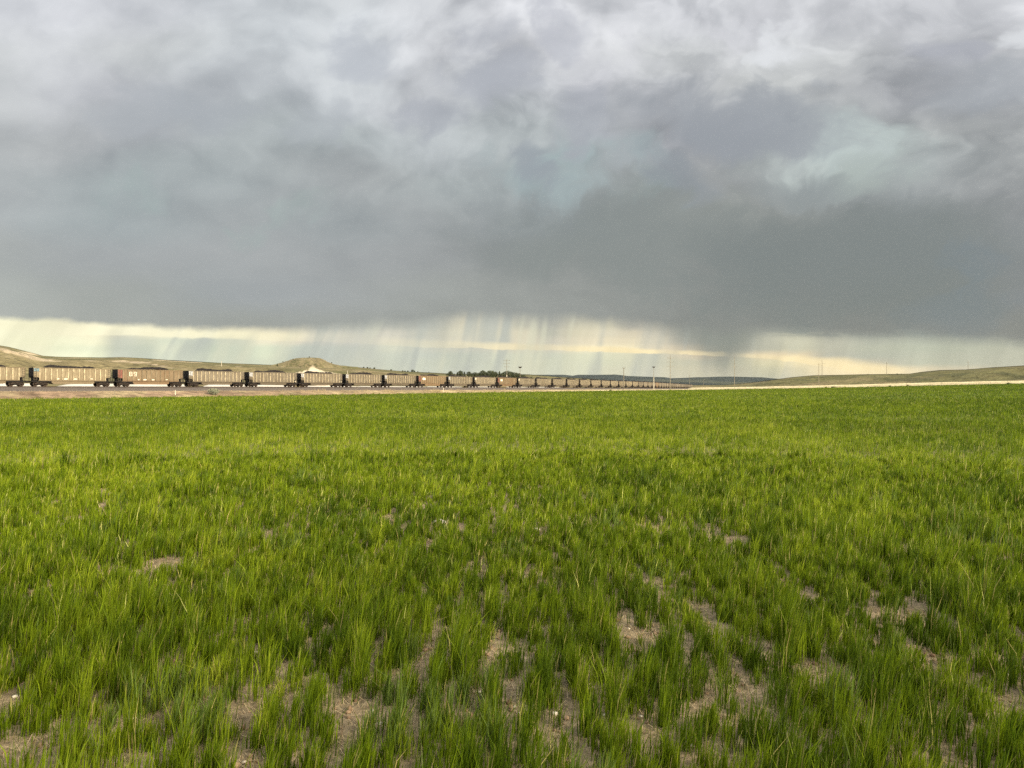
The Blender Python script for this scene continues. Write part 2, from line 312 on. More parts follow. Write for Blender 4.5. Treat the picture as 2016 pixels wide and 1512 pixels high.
# ------------------------------------------------------------------ materials
def mat(name, build, disp=False):
    m = bpy.data.materials.new(name); m.use_nodes = True; m.node_tree.nodes.clear()
    n = NT(m.node_tree); out = n.new('ShaderNodeOutputMaterial')
    n.l.new(build(n), out.inputs[0]); return m
def pbsdf(n, col, rough=.9, metal=0., bump=None, spec=.2, trans=None):
    p = n.new('ShaderNodeBsdfPrincipled'); n.put(p.inputs['Base Color'], col); n.put(p.inputs['Roughness'], rough)
    n.put(p.inputs['Metallic'], metal); n.put(p.inputs['Specular IOR Level'], spec)
    if bump is not None:
        b = n.new('ShaderNodeBump'); b.inputs['Strength'].default_value = bump[1]; b.inputs['Distance'].default_value = bump[2]
        n.put(b.inputs['Height'], bump[0]); n.l.new(b.outputs[0], p.inputs['Normal'])
    return p.outputs[0]
def attr(n): a = n.new('ShaderNodeAttribute', attribute_name='tint'); return a.outputs['Color']
def pos(n): return n.new('ShaderNodeNewGeometry').outputs['Position']
def ocoord(n): return n.new('ShaderNodeTexCoord').outputs['Object']
def simple(name, c, rough=.85, metal=0., var=.25, scale=3., spec=.2):
    def b(n):
        f = n.noise(ocoord(n), scale, 5, .6)
        k = n.smooth(f, .3, .7, 1-var, 1+var)
        return pbsdf(n, n.mix(1., (*c, 1), n.comb(k, k, k), 'MULTIPLY'), rough, metal, spec=spec)
    return mat(name, b)
def m_leafy(name, tr=.3):
    def b(n):
        c = attr(n)
        d = pbsdf(n, c, .55, spec=.25)
        t = n.new('ShaderNodeBsdfTranslucent'); n.l.new(c, t.inputs[0])
        x = n.new('ShaderNodeMixShader'); x.inputs[0].default_value = tr
        n.l.new(d, x.inputs[1]); n.l.new(t.outputs[0], x.inputs[2]); return x.outputs[0]
    return mat(name, b)
M_grass = m_leafy('grass_blade', .46)
M_dry = m_leafy('dry_stem', .2)
M_tree = m_leafy('tree_leaf', .15)
def b_field(n):
    p = pos(n); c = attr(n)
    f = n.noise(p, 14., 6, .65); f2 = n.noise(p, 60., 4, .7); f3 = n.noise(p, 2.2, 4, .6)
    c = n.mix(1., c, n.comb(*[n.m('MULTIPLY', n.smooth(f, .3, .7, .62, 1.35), n.smooth(f3, .3, .7, .8, 1.2))]*3), 'MULTIPLY')
    near = n.new('ShaderNodeVectorMath', operation='LENGTH'); n.put(near.inputs[0], p)
    fl = n.m('MULTIPLY', n.smooth(f2, .60, .70), n.smooth(near.outputs['Value'], 40., 15., 0., .55))
    c = n.mix(fl, c, (.40, .31, .18, 1))
    return pbsdf(n, c, .95, bump=(n.m('ADD', f, n.m('MULTIPLY', f2, .4)), .9, .03), spec=.1)
M_field = mat('field_soil', b_field)
def b_land(n):
    p = pos(n); c = attr(n)
    f = n.noise(p, .09, 6, .65); f2 = n.noise(p, .6, 5, .65)
    f3 = n.noise(p, .28, 5, .7)
    k = n.m('MULTIPLY', n.m('MULTIPLY', n.smooth(f, .3, .7, .75, 1.25), n.smooth(f2, .3, .7, .7, 1.3)), n.smooth(f3, .36, .46, .62, 1.08))
    return pbsdf(n, n.mix(1., c, n.comb(k, k, k), 'MULTIPLY'), .95, bump=(f2, .6, .8), spec=.1)
M_land = mat('rangeland', b_land)
def b_bal(n):
    p = pos(n); f = n.noise(p, 7., 6, .75)
    c = n.ramp(f, [(.3, (.045, .038, .036, 1)), (.5, (.115, .10, .092, 1)), (.7, (.25, .22, .20, 1))])
    return pbsdf(n, c, .95, bump=(f, 1., .1))
M_ballast = mat('ballast_stone', b_bal)
M_rail = simple('rail_steel', (.045, .032, .025), .6, .4)
M_black = simple('end_black', (.016, .014, .014), .75, 0, .3)  # near-black of the end sheets, decks and brake gear
M_truck = simple('truck_grime', (.03, .023, .019), .85, 0, .35)
M_wheel = simple('wheel_steel', (.05, .036, .028), .6, .5)
M_coal = None
def b_coal(n):
    f = n.noise(ocoord(n), 5., 6, .7)
    return pbsdf(n, n.ramp(f, [(.35, (.008, .007, .007, 1)), (.7, (.035, .028, .026, 1))]), .85, bump=(f, 1., .12))
M_coal = mat('coal', b_coal)
def m_side(name, base, hi, rust):
    # dusty aluminium or painted sheet: vertical streaks, dust towards the sill, paler upper dirt line
    def b(n):
        o = ocoord(n)
        inf = n.new('ShaderNodeObjectInfo').outputs['Random']
        sh = n.vm('ADD', o, n.comb(n.m('MULTIPLY', inf, 80.), 0., 0.))
        s = n.vm('MULTIPLY', sh, (2.6, 1., .45)); f = n.noise(s, 1.6, 6, .65, .2)
        g = n.noise(sh, .35, 4, .6)
        sp = n.new('ShaderNodeSeparateXYZ'); n.put(sp.inputs[0], o)
        c = n.mix(n.smooth(f, .34, .72), (*base, 1), (*hi, 1))
        c = n.mix(n.m('MULTIPLY', n.smooth(g, .42, .7), .7), c, (*rust, 1))
        c = n.mix(n.m('MULTIPLY', n.smooth(sp.outputs[2], 1.9, .8), n.smooth(f, .3, .6, .35, .75)), c, (*[q*.8 for q in rust], 1))
        v = n.smooth(inf, 0., 1., .84, 1.12); c = n.mix(1., c, n.comb(v, v, v), 'MULTIPLY')
        return pbsdf(n, c, .6, .15, spec=.3)
    return mat(name, b)
M_tan = m_side('dusty_aluminium', (.170, .140, .090), (.28, .238, .165), (.170, .130, .080))
M_gry = m_side('grey_aluminium', (.132, .113, .084), (.248, .218, .172), (.124, .098, .067))
M_redc = m_side('rust_sheet', (.190, .140, .085), (.30, .235, .155), (.195, .122, .068))
M_rib = simple('bright_rib', (.46, .40, .28), .5, .2, .4, 1.3)
M_blue = simple('faded_blue', (.16, .25, .30), .7, 0, .45, 1.6)
M_pale = simple('pale_end', (.46, .48, .52), .7, 0, .4, 1.6)
M_redp = simple('faded_red', (.23, .095, .078), .7, 0, .35, 1.6)
M_wht = simple('white_mark', (.78, .72, .60), .8, 0, .15)
M_road = simple('pale_gravel', (.56, .54, .49), .95, 0, .12, .2)
M_pole = simple('weathered_wood', (.25, .225, .17), .9, 0, .3, 1.)
M_polel = simple('pale_mast', (.50, .46, .37), .8, 0, .12, 1.)
M_stone = simple('pale_stone', (.66, .60, .50), .9, 0, .25, 30.)
M_bark = simple('bark', (.08, .06, .04), .95)

# ------------------------------------------------------------------ the track line
L = 16.2
def heading(n):
    t = min(max(n, 0), 28) / 20.
    return .6551 - .2937*t + .0368*t*t
NN0, NN1 = -12, 62
pts = {0: np.array([-96.1, 146.55])}
p = pts[0]
for n in range(0, NN1):
    h = heading(n + .5); p = p + L*np.array([sin(h), cos(h)]); pts[n+1] = p
p = pts[0]
for n in range(0, NN0, -1):
    h = heading(0); p = p - L*np.array([sin(h), cos(h)]); pts[n-1] = p
TN = np.arange(NN0, NN1+1); TP = np.array([pts[n] for n in TN])
TH = np.array([heading(n) for n in TN])
def track(n, d=0.):
    n = np.asarray(n, float); x = np.interp(n, TN, TP[:, 0]); y = np.interp(n, TN, TP[:, 1]); h = np.interp(n, TN, TH)
    return x + d*np.cos(h), y - d*np.sin(h), h         # d > 0: towards the camera
RAIL = 2.46
# ------------------------------------------------------------------ terrain
def px2a(x): return np.arctan((np.asarray(x, float) - CX)/F)
ALIM = px2a(2400)
def offs(d, nlo=-11, nhi=61):
    x, y, h = track(np.linspace(nlo, nhi, 600), d); a = np.arctan2(x, y); R = np.hypot(x, y)
    o = np.argsort(a); return a[o], R[o]
OFF = {d: offs(d) for d in (14., 8.0, 4.6, -5., -20.)}
A43 = float(np.arctan2(*track(43.)[:2]))
def tab(a, xs, vs): return np.interp(a, px2a(xs), vs)
def z_of(y, R, a): return EYE + (HY - y)/F*R*np.cos(np.clip(a, -ALIM, ALIM))
def stations(a):
    """list of (R, z) per azimuth: centre, field edge, strip knee, strip end, beyond track, slope foot, ridge, back"""
    c = np.cos(np.clip(a, -ALIM, ALIM))
    am = sst(a, px2a(1150), px2a(1352))
    ab = np.minimum(a, px2a(1352))
    RE = np.where(a < px2a(1215), np.interp(ab, *OFF[14.]), tab(a, [1215, 1290, 1352, 1500, 1700, 2016, 2400], np.array([395, 425, 445, 445, 405, 330, 260]))/c)
    RE = np.where(a < px2a(1215), RE, RE + (np.interp(px2a(1215), *OFF[14.]) - 395/np.cos(px2a(1215)))*np.clip(1-(a-px2a(1215))/.05, 0, 1))
    yE = tab(a, [-400, 0, 300, 700, 1000, 1228, 1352, 1500, 1700, 2016, 2400], [790, 786.5, 782.5, 777, 772.6, 769.6, 768.2, 766, 762.4, 755.3, 745])
    zE = z_of(yE, RE, a)
    RK = np.maximum(np.where(a < A43, np.interp(ab, *OFF[8.]), tab(a, [1352, 1380, 1500, 1700, 2016, 2400], [740, 560, 485, 440, 360, 285])/c), RE+2)
    RS = np.where(a < A43, np.interp(ab, *OFF[4.6]), tab(a, [1352, 1380, 1500, 1700, 2016, 2400], [745, 640, 540, 480, 400, 320])/c)
    RS = np.maximum(RS, RK+2)
    yS = tab(a, [1345, 1362, 1430, 1500, 1700, 1850, 2016, 2400], [766, 763.2, 762.2, 761.3, 756.8, 752.6, 749.3, 738])
    zS = np.where(a < A43, 1.45, z_of(yS, RS, a))
    zK = np.where(a < A43, 1.4, zE + (zS - zE)*.6)
    RB = np.where(a < A43, np.interp(ab, *OFF[-5.]), RS+4); RB = np.maximum(RB, RS+1)
    zB = np.where(a < A43, 1.45, zS - .3)
    RC = np.where(a < A43, np.interp(ab, *OFF[-20.]), RS+20); RC = np.maximum(RC, RB+5)
    zC = np.where(a < A43, 2.35, zS - .6)
    YR = tab(a, [-400, 0, 700, 1000, 1228, 1352, 1420, 1520, 1700, 2016, 2400], [620, 650, 680, 720, 930, 1150, 1100, 720, 640, 560, 520])
    RR = YR/c
    yR = tab(a, [-400, -100, 0, 18, 40, 62, 85, 120, 150, 200, 240, 280, 330, 437, 540, 640, 700, 740, 800, 850, 900, 1000, 1040, 1100, 1160, 1228, 1352, 1430, 1480, 1520, 1560, 1600, 1700, 1790, 1815, 1850, 1900, 1950, 2016, 2400],
             [655, 668, 680, 683, 688.5, 694, 700.5, 702.5, 703, 703.8, 703, 705, 708.5, 714.5, 718.5, 720.5, 722.5, 726.5, 731.5, 733.5, 736.5, 736.5, 737, 742, 745.5, 752, 757.8, 757.6, 753, 747.5, 742.5, 739, 737, 735.8, 732, 728.6, 727.5, 723.5, 719.5, 700])
    zR = z_of(yR, RR, a)
    R0 = np.zeros_like(a)+.0; z0 = np.zeros_like(a)
    RZ = np.full_like(a, 2600.); zZ = np.full_like(a, 2.)
    return [(R0, z0), (RE, zE), (RK, zK), (RS, zS), (RB, zB), (RC, zC), (RR, zR), (RZ, zZ)]
MY = 560.                                            # the flat-topped mound
def mound(X, Y, z):
    u = X/np.maximum(Y, 1)*F + CX; d = (Y - MY)/70.
    yp = np.interp(u, [505, 530, 548, 560, 572, 584, 596, 610, 624, 631, 637, 645, 655, 668, 684, 705, 725], [800, 722, 717.2, 713, 708.5, 706, 705.2, 704.8, 705.3, 706.3, 709, 713, 717, 720.5, 722.5, 724.5, 800])
    yp = yp + 1.2*(fbm(u/9, Y/30, 44, 3)-.5)*np.clip((yp-704)/6, 0, 1)
    yp = yp + 2.2*np.abs(fbm(u/5.5, Y/60, 45, 3)-.5)*np.clip((yp-706)/5, 0, 1)
    zt = EYE + (HY - yp)/F*MY
    return z + np.maximum(zt - z, 0)*np.clip(1-d*d, 0, 1)**.8
def sec_z(k, st, t, X, Y):
    (R0, z0), (R1, z1) = st[k], st[k+1]
    if k == 0: z = z0 + (z1-z0)*t**1.7 + .05*(fbm(X/9, Y/9, 5)-.5)*sst(t, 0, .03)*(1-sst(t, .9, 1))
    elif k == 5:
        w = t**1.3
        z = z0 + (z1-z0)*w
        env = np.sin(np.clip(t, 0, 1)*pi)
        rid = 1-np.abs(2*fbm(X/130, Y/90, 31, 4)-1)
        z = z + env*(z1-z0)*.75*(rid-.58)*1.6 + env*2.4*(fbm(X/30, Y/22, 77, 3)-.5)
        R = np.hypot(X, Y); zc = EYE + (z1-EYE)*R/R1 - .35*(1-t)**.5*(1+4*env)
        q = zc - z; z = np.where(q > 1.5, z, np.where(q < -1.5, zc, z - (1.5-q)**2/6.))
        z = mound(X, Y, z)
    elif k == 6: z = z0 + (z1-z0)*sst(t, 0, .6)
    else: z = z0 + (z1-z0)*t
    return z
def ground_z(X, Y):
    X = np.atleast_1d(np.asarray(X, float)); Y = np.atleast_1d(np.asarray(Y, float))
    a = np.arctan2(X, Y); R = np.hypot(X, Y); st = stations(a); z = np.zeros_like(R)
    for k in range(7):
        m = (R >= st[k][0]) & (R < st[k+1][0])
        t = (R-st[k][0])/np.maximum(st[k+1][0]-st[k][0], 1e-6)
        z = np.where(m, sec_z(k, st, t, X, Y), z)
    return z
def azgrid():
    a = np.concatenate([np.linspace(-pi, -.72, 90)[:-1], np.linspace(-.72, .72, 1300), np.linspace(.72, pi, 90)[1:]])
    return a
AG = azgrid()
def patch(name, k, ts, colf, m, drop=0.):
    A, T = np.meshgrid(AG, ts); st = stations(A.ravel()); st = [(r.reshape(A.shape), z.reshape(A.shape)) for r, z in st]
    R = st[k][0] + (st[k+1][0]-st[k][0])*T; R = np.maximum(R, .02)
    X, Y = R*np.sin(A), R*np.cos(A); Z = sec_z(k, st, T, X, Y) - drop
    nr, nc = A.shape; i = np.arange(nr*nc).reshape(nr, nc)
    f = np.stack([i[:-1, :-1].ravel(), i[:-1, 1:].ravel(), i[1:, 1:].ravel(), i[1:, :-1].ravel()], 1)
    C = colf(X.ravel(), Y.ravel(), Z.ravel(), T.ravel(), A.ravel())
    me = mesh_np(name, np.stack([X.ravel(), Y.ravel(), Z.ravel()], 1), [f], m, C, True)
    return me, X, Y, Z
def lerp(a, b, t): return np.asarray(a)*(1-t[:, None]) + np.asarray(b)*t[:, None]
SOIL = (.262, .220, .150)
def c_field(X, Y, Z, T, A):
    R = np.hypot(X, Y); s = lerp(SOIL, (.24, .185, .11), fbm(X/.8, Y/.8, 3))
    return s*(1-sst(R, 11, 38)[:, None]) + np.array((.10, .135, .018))*sst(R, 11, 38)[:, None]
me, *_ = patch('field', 0, np.concatenate([np.linspace(0, 1, 110)**2.0]), c_field, M_field)
o = obj('field', me); tag(o, 'bare brown soil of the wheat field showing between the green tufts', None, None, 'structure')
def c_strip(X, Y, Z, T, A):
    n1 = fbm(X/5, Y/5, 8); n2 = fbm(X/1.6, Y/1.6, 9)
    red = np.array((.225, .163, .112)); tan_ = np.array((.32, .255, .15)); cream = np.array((.50, .44, .28))
    q = sst(A, px2a(420), px2a(1000)); c = red*(1-q[:, None]) + tan_*q[:, None]
    c = c + (np.array((.38, .32, .19))-c)*(sst(n1, .45, .7)*.6)[:, None]
    e = sst(A, px2a(980), px2a(1230)); c = c*(1-e[:, None]) + cream*e[:, None]*(.85+.3*n2)[:, None]
    return c*(.75+.5*n2)[:, None]
tsx = np.linspace(0, 1, 9)
meA, XA, YA, ZA = patch('a', 1, tsx, c_strip, M_land); meB, XB, YB, ZB = patch('b', 2, np.linspace(0, 1, 6), lambda *q: c_strip(*q)*1.25, M_land)
def joinpatch(name, ms, m):
    V = []; Fc = []; C = []; k = 0
    for me in ms:
        v = np.empty(len(me.vertices)*3, np.float32); me.vertices.foreach_get('co', v)
        l = np.empty(len(me.loops), np.int32); me.loops.foreach_get('vertex_index', l)
        c = np.empty(len(me.vertices)*4, np.float32); me.color_attributes['tint'].data.foreach_get('color', c)
        V.append(v.reshape(-1, 3)); Fc.append(l.reshape(-1, 4)+k); C.append(c.reshape(-1, 4)[:, :3]); k += len(me.vertices)
        bpy.data.meshes.remove(me)
    return mesh_np(name, np.concatenate(V), [np.concatenate(Fc)], m, np.concatenate(C), True)
o = obj('verge', joinpatch('verge', [meA, meB], M_land)); tag(o, 'reddish and straw coloured verge between the green field and the railway', None, None, 'structure')
def c_land(X, Y, Z, T, A):
    g = np.array((.122, .118, .054)); t = np.array((.19, .162, .088)); d = np.array((.062, .068, .034)); b = np.array((.42, .35, .25))
    n1 = fbm(X/60, Y/45, 21, 5); n2 = fbm(X/14, Y/18, 22, 4); n3 = fbm(X/35, Y/14, 25, 4)
    c = lerp(g, t, sst(n1, .40, .66)); c = c + (d-c)*(sst(n2, .54, .72)*.65)[:, None]
    c = c + (b-c)*(sst(n3, .66, .70)*.8*sst(A, px2a(900), px2a(300)))[:, None]
    u = np.tan(np.clip(A, -ALIM, ALIM))*F + CX; yp = HY - (Z-EYE)/np.maximum(Y, 1)*F
    mt = sst(u, 520, 560)*(1-sst(u, 650, 700))*(yp < 733)*(Y > 400); n5 = fbm(u/4, yp/2.2, 47, 4)
    c = c + (np.array((.225, .185, .108))-c)*(mt*sst(n5, .34, .52)*.7)[:, None]
    # chalk cliff at the mound's foot, a pale gully right of it, red scar at far left
    mm = np.interp(u, [566, 578, 596, 606, 611, 616, 621, 630, 645, 668], [0, 2.2, 6, 8, 13, 18, 12, 8, 4.5, 0]) + 5.*(fbm(u/3.2, yp/2.5, 48, 4)-.5)
    cl = (u > 562)*(u < 672)*sst(mm - (736.5 - (HY - (Z-EYE)/np.maximum(Y, 1)*F))*0 - (736.5-yp) + 1.5*(n2-.5), -1.2, 1.6)*(.55+.45*sst(yp, 721, 729))*(Y < 640)*(Y > 240)*(mm > .4)
    c = c + (np.array((.66, .57, .42))-c)*cl[:, None]
    g2 = np.exp(-(((u-657)-(yp-730)*1.6)/7)**2)*sst(yp, 727, 729)*(1-sst(yp, 734, 737))*(A < px2a(700))*(Y > 350)
    c = c + (np.array((.74, .64, .46))-c)*g2[:, None]*.9
    g3 = np.exp(-((yp-(694+(u-40)*.12))/2.2)**2)*sst(u, 22, 40)*(1-sst(u, 60, 95))*sst(n2, .35, .5)
    c = c + (np.array((.60, .50, .36))-c)*g3[:, None]*.8
    far = sst(A, px2a(1000), px2a(1100)); c = c*(1-.0*far[:, None])
    return c
m1, *_ = patch('c', 3, np.linspace(0, 1, 4), lambda *q: c_strip(*q)*.8, M_land, .02)
m2, *_ = patch('c', 4, np.linspace(0, 1, 8), c_land, M_land, .02)
m3, *_ = patch('c', 5, np.linspace(0, 1, 150), c_land, M_land, .02)
m4, *_ = patch('c', 6, np.linspace(0, 1, 24), c_land, M_land, .02)
o = obj('hills', joinpatch('hills', [m1, m2, m3, m4], M_land)); tag(o, 'olive grassy hills with pale bare patches rising behind the train', None, None, 'structure')
# distant wooded ridges
def ridge_mesh():
    T = np.linspace(0, 1, 40); A, TT = np.meshgrid(AG, T)
    c = np.cos(np.clip(A, -ALIM, ALIM)); R = (2600 + 4200*TT)/c
    pk = .557
    yt = np.interp(A, px2a([-400, 800, 1000, 1060, 1110, 1127, 1140, 1160, 1210, 1222, 1237, 1290, 1305, 1322, 1370, 1430, 1500, 1532, 1600, 2400]),
                   [738, 741, 738, 737.8, 737.3, 739.3, 737.4, 737.8, 737.3, 738.8, 741, 742.8, 743, 745.3, 743.2, 741.6, 742.6, 746, 748, 745])
    zt = EYE + (HY-yt)/F*(2600+4200*pk)
    X, Y = R*np.sin(A), R*np.cos(A)
    prof = np.where(TT < pk, (TT/pk)**.8, 1-.55*sst(TT, pk, 1.))
    Z = 2. - 14*(1-sst(TT, 0, .06)) + (zt-2)*prof + np.sin(np.clip(TT/pk, 0, 1)*pi)*60*(fbm(X/700, Y/500, 51, 4)-.5)
    Z = np.where(TT > pk, np.minimum(Z, zt*.97), Z)
    nr, nc = A.shape; i = np.arange(nr*nc).reshape(nr, nc)
    f = np.stack([i[:-1, :-1].ravel(), i[:-1, 1:].ravel(), i[1:, 1:].ravel(), i[1:, :-1].ravel()], 1)
    n = fbm(X.ravel()/300, Y.ravel()/500, 61, 4); n2 = fbm(X.ravel()/90, Y.ravel()/200, 62, 3)
    C = lerp((.022, .034, .034), (.060, .070, .050), sst(n, .5, .72)); C = C*(.7+.6*n2)[:, None]
    return mesh_np('distant_hills', np.stack([X.ravel(), Y.ravel(), Z.ravel()], 1), [f], M_land, C, True)
o = obj('distant_hills', ridge_mesh()); tag(o, 'dark blue green wooded ridges on the horizon beyond the end of the train', None, None, 'structure')

# ------------------------------------------------------------------ railway bed, rails, pale road behind
def loft(name, prof, n0, n1, step, m, jit=0., nz=None):
    ns = np.arange(n0, n1+step/2, step); V = []; 
    for j, (d, z) in enumerate(prof):
        x, y, h = track(ns, d); zz = np.full(len(ns), z) + (jit*(fbm(x/2.5, y/2.5, 40+j)-.5) if jit else 0)
        if nz is not None: zz = zz + nz(ns)
        V.append(np.stack([x, y, zz], 1))
    V = np.stack(V, 1); k = len(prof); nn = len(ns); i = np.arange(nn*k).reshape(nn, k)
    f = np.stack([i[:-1, :-1].ravel(), i[:-1, 1:].ravel(), i[1:, 1:].ravel(), i[1:, :-1].ravel()], 1)[:, ::-1]
    return mesh_np(name, V.reshape(-1, 3), [f], m, None, False)
o = obj('railway_bed', loft('railway_bed', [(5.2, 1.05), (4.9, 1.38), (3.6, 1.75), (2.3, 2.22), (1.6, 2.28), (0, 2.28), (-1.6, 2.28), (-2.3, 2.22), (-3.6, 1.75), (-5.2, 1.2)], -11, 60, .05, M_ballast, .12))
tag(o, 'dark grey ballast bed under the coal train', None, None, 'structure')
rt = empty('railway_track', (0, 0, 0)); tag(rt, 'dark steel railway track running under the long coal train', 'railway track')
for d in (.7525, -.7525):
    obj('rail', loft('rail', [(d+.07, 2.27), (d+.02, 2.31), (d+.037, 2.40), (d+.037, RAIL), (d-.037, RAIL), (d-.037, 2.40), (d-.02, 2.31), (d-.07, 2.27)], -11, 60, .25, M_rail), rt)
o = obj('gravel_road', loft('gravel_road', [(-7.5, 1.3), (-9.5, 2.2), (-10.5, 3.0), (-14.5, 3.12), (-17, 2.2)], -9, 17, .1, M_road, .10, lambda n: -1.2*sst(vnoise(n*1.9, n*0, 3), .52, .62) - .35*sst(n, 3, 6) - 1.6*sst(n, 15, 17)))
tag(o, 'pale gravel road bank just beyond the train, seen under the cars', None, None, 'structure')

# ------------------------------------------------------------------ coal gondolas
HW = 1.15                                # half width; camera side is -y (local), x runs along the train
def car_parts():
    P = {}
    top = 3.72 - 0.0
    x0, x1 = .72, 15.48
    side = [(x0, top), (x1, top), (x1, 1.95), (x1-1.1, 1.72), (x1-1.1, 1.12), (x0+1.1, 1.12), (x0+1.1, 1.72), (x0, 1.95)]
    side = [(x, z) for x, z in side]
    b = MB(); b.prism_y(side, -HW, -HW+.08); b.prism_y(side, HW-.08, HW)
    b.box(x0, x0+.06, -HW+.08, HW-.08, 1.95, top-.02); b.box(x1-.06, x1, -HW+.08, HW-.08, 1.95, top-.02)
    b.box(x0+1.1, x1-1.1, -HW+.08, HW-.08, 1.14, 1.2)
    P['body'] = b
    b = MB(); b.prism_y([(3.75, 1.10), (12.5, 1.10), (12.1, .62), (11.7, .48), (4.5, .48), (4.15, .62)], -HW+.06, HW-.06); P['belly'] = b
    b = MB()
    b.box(x0-.03, x1+.03, -HW-.07, -HW+.1, top-.12, top+.02); b.box(x0-.03, x1+.03, HW-.1, HW+.07, top-.12, top+.02)
    b.box(x0+.9, x1-.9, -HW-.06, -HW-.002, 1.10, 1.2)
    P['top_rail'] = b
    ribs = []
    for i in range(13):
        x = x0 + 1.1 + (x1-x0-2.2)*i/12.
        r = MB(); 
        for s in (-1,):
            y0, y1 = (-HW-.11, -HW-.002) if s < 0 else (HW+.002, HW+.11)
            r.prism_x([(y0 if s < 0 else y1, 1.25), (y1 if s < 0 else y0, 1.2), (y1 if s < 0 else y0, top-.12), (y0 if s < 0 else y1, top-.14)], x-.075, x+.075)
        ribs.append(r)
    P['ribs'] = ribs
    # coal heap: bumpy lengthwise mound
    nx, ny = 46, 9; V = []; 
    for i in range(nx):
        for j in range(ny):
            x = x0+.15+(x1-x0-.3)*i/(nx-1); y = -HW+.1+(2*HW-.2)*j/(ny-1)
            ex = min(sst(np.array(x), 2.3, 4.1), sst(np.array(15.48-x+.72), 2.6, 4.4)); ey = 1-abs(y/(HW-.1))**2.2
            V.append((x, y, top-.30 + .80*float(ex)*(.35+.65*ey) + .07*random.uniform(-1, 1)*float(ex)))
    i = np.arange(nx*ny).reshape(nx, ny); f = np.stack([i[:-1, :-1].ravel(), i[1:, :-1].ravel(), i[1:, 1:].ravel(), i[:-1, 1:].ravel()], 1)
    P['coal'] = (V, f)
    # end frame: dark end sheet cover, sloped floor sheet, deck, brake gear
    def endframe(sgn):
        b = MB(); X = (lambda q: q) if sgn > 0 else (lambda q: 16.2-q)
        def bx(a, c, *r): q = sorted((X(a), X(c))); b.box(q[0], q[1], *r)
        bx(x0-.05, x0-.004, -HW, HW, 1.9, top)
        bx(.35, 3.7, -HW-.03, HW+.03, .86, 1.095)
        bx(x0+.0, x0+.07, -HW, -HW+.09, 1.095, 1.93); bx(x0+.0, x0+.07, HW-.09, HW, 1.095, 1.93)
        bx(x0+.55, x0+.63, -HW+.02, -HW+.1, 1.095, 1.80); bx(x0+.2, x0+1.05, -.75, .75, 1.095, 1.68)
        b.add([(X(x0), -HW+.02, 1.93), (X(x0), HW-.02, 1.93), (X(x0+1.09), HW-.02, 1.15), (X(x0+1.09), -HW+.02, 1.15),
               (X(x0), -HW+.02, 1.86), (X(x0), HW-.02, 1.86), (X(x0+1.0), HW-.02, 1.10), (X(x0+1.0), -HW+.02, 1.10)],
              [(0,1,2,3), (4,7,6,5), (0,4,5,1), (2,6,7,3), (1,5,6,2), (0,3,7,4)])
        bx(3.55, 4.0, -HW+.0, HW-.0, .78, 1.09)
        return b
    P['end'] = [endframe(1), endframe(-1)]
    def ladder(sgn):
        b = MB(); X = (lambda q: q) if sgn > 0 else (lambda q: 16.2-q)
        q = sorted((X(.76), X(1.25)))
        for k in range(6): b.box(q[0], q[1], -HW-.12, -HW-.09, 1.35+.4*k, 1.39+.4*k)
        for xx in q: b.box(xx-.02, xx+.02, -HW-.12, -HW-.088, 1.15, 3.5)
        return b
    P['ladder'] = [ladder(1), ladder(-1)]
    def coupler(sgn):
        b = MB(); X = (lambda q: q) if sgn > 0 else (lambda q: 16.2-q)
        q = sorted((X(.10), X(.5))); b.box(q[0], q[1], -.12, .12, .72, .96); q = sorted((X(.01), X(.22))); b.box(q[0], q[1], -.2, .2, .68, 1.0); return b
    P['coupler'] = [coupler(1), coupler(-1)]
    return P
def truck_frame():
    b = MB()
    for s in (-1, 1):
        y0, y1 = sorted((s*.98, s*1.14))
        b.prism_y([(-1.15, .62), (-.95, .72), (-.5, .80), (.5, .80), (.95, .72), (1.15, .62), (1.1, .40), (.65, .40), (.38, .22), (-.38, .22), (-.65, .40), (-1.1, .40)], y0, y1)
        for x in (-.2, 0, .2): b.cone((x, s*1.2, .28), (x, s*1.2, .62), .07, .07, 6)
    b.box(-.25, .25, -1.2, 1.2, .56, .84)
    return b
def wheel():
    b = MB()
    for s in (-1, 1):
        b.cone((0, s*.68, .457), (0, s*.81, .457), .457, .457, 18); b.cone((0, s*.62, .457), (0, s*.68, .457), .485, .485, 18)
    b.cone((0, -1.17, .457), (0, 1.17, .457), .085, .085, 8)
    return b
CP = car_parts()
body_mesh = {}
def car_mesh(style):
    if style in body_mesh: return body_mesh[style]
    sm = {'tan': M_tan, 'grey': M_gry, 'red': M_redc}[style]
    D = {'body': CP['body'].mesh('body', sm), 'belly': CP['belly'].mesh('belly', sm), 'top_rail': CP['top_rail'].mesh('top_rail', sm if style != 'red' else M_redc),
         'rib': [r.mesh('rib', M_rib if style != 'red' else M_tan) for r in CP['ribs']]}
    body_mesh[style] = D; return D
COMMON = {'end': [e.mesh('end_frame', M_black) for e in CP['end']], 'ladder': [e.mesh('ladder', M_gry) for e in CP['ladder']], 'coupler': [e.mesh('coupler', M_truck) for e in CP['coupler']],
          'truck': truck_frame().mesh('truck', M_truck), 'wheel': wheel().mesh('wheelset', M_wheel, False)}
coals = []
for k in range(4):
    V, f = CP['coal']; V = [(x, y, z + .16*math.sin(x*(.5+.13*k)+k*2)*(z > 3.6) + random.uniform(-.04, .04)) for x, y, z in V]
    coals.append(mesh_np('coal_load', V, [f], M_coal, None, True))
def panel_mesh(m, x0=.74, x1=1.72, z0=2.0, z1=3.58, name='end_panel'):
    return MB().prism_y([(x0, z1), (x1, z1), (x1, z0-.2), (x0, z0)], -HW-.014, -HW-.003).mesh(name, m)
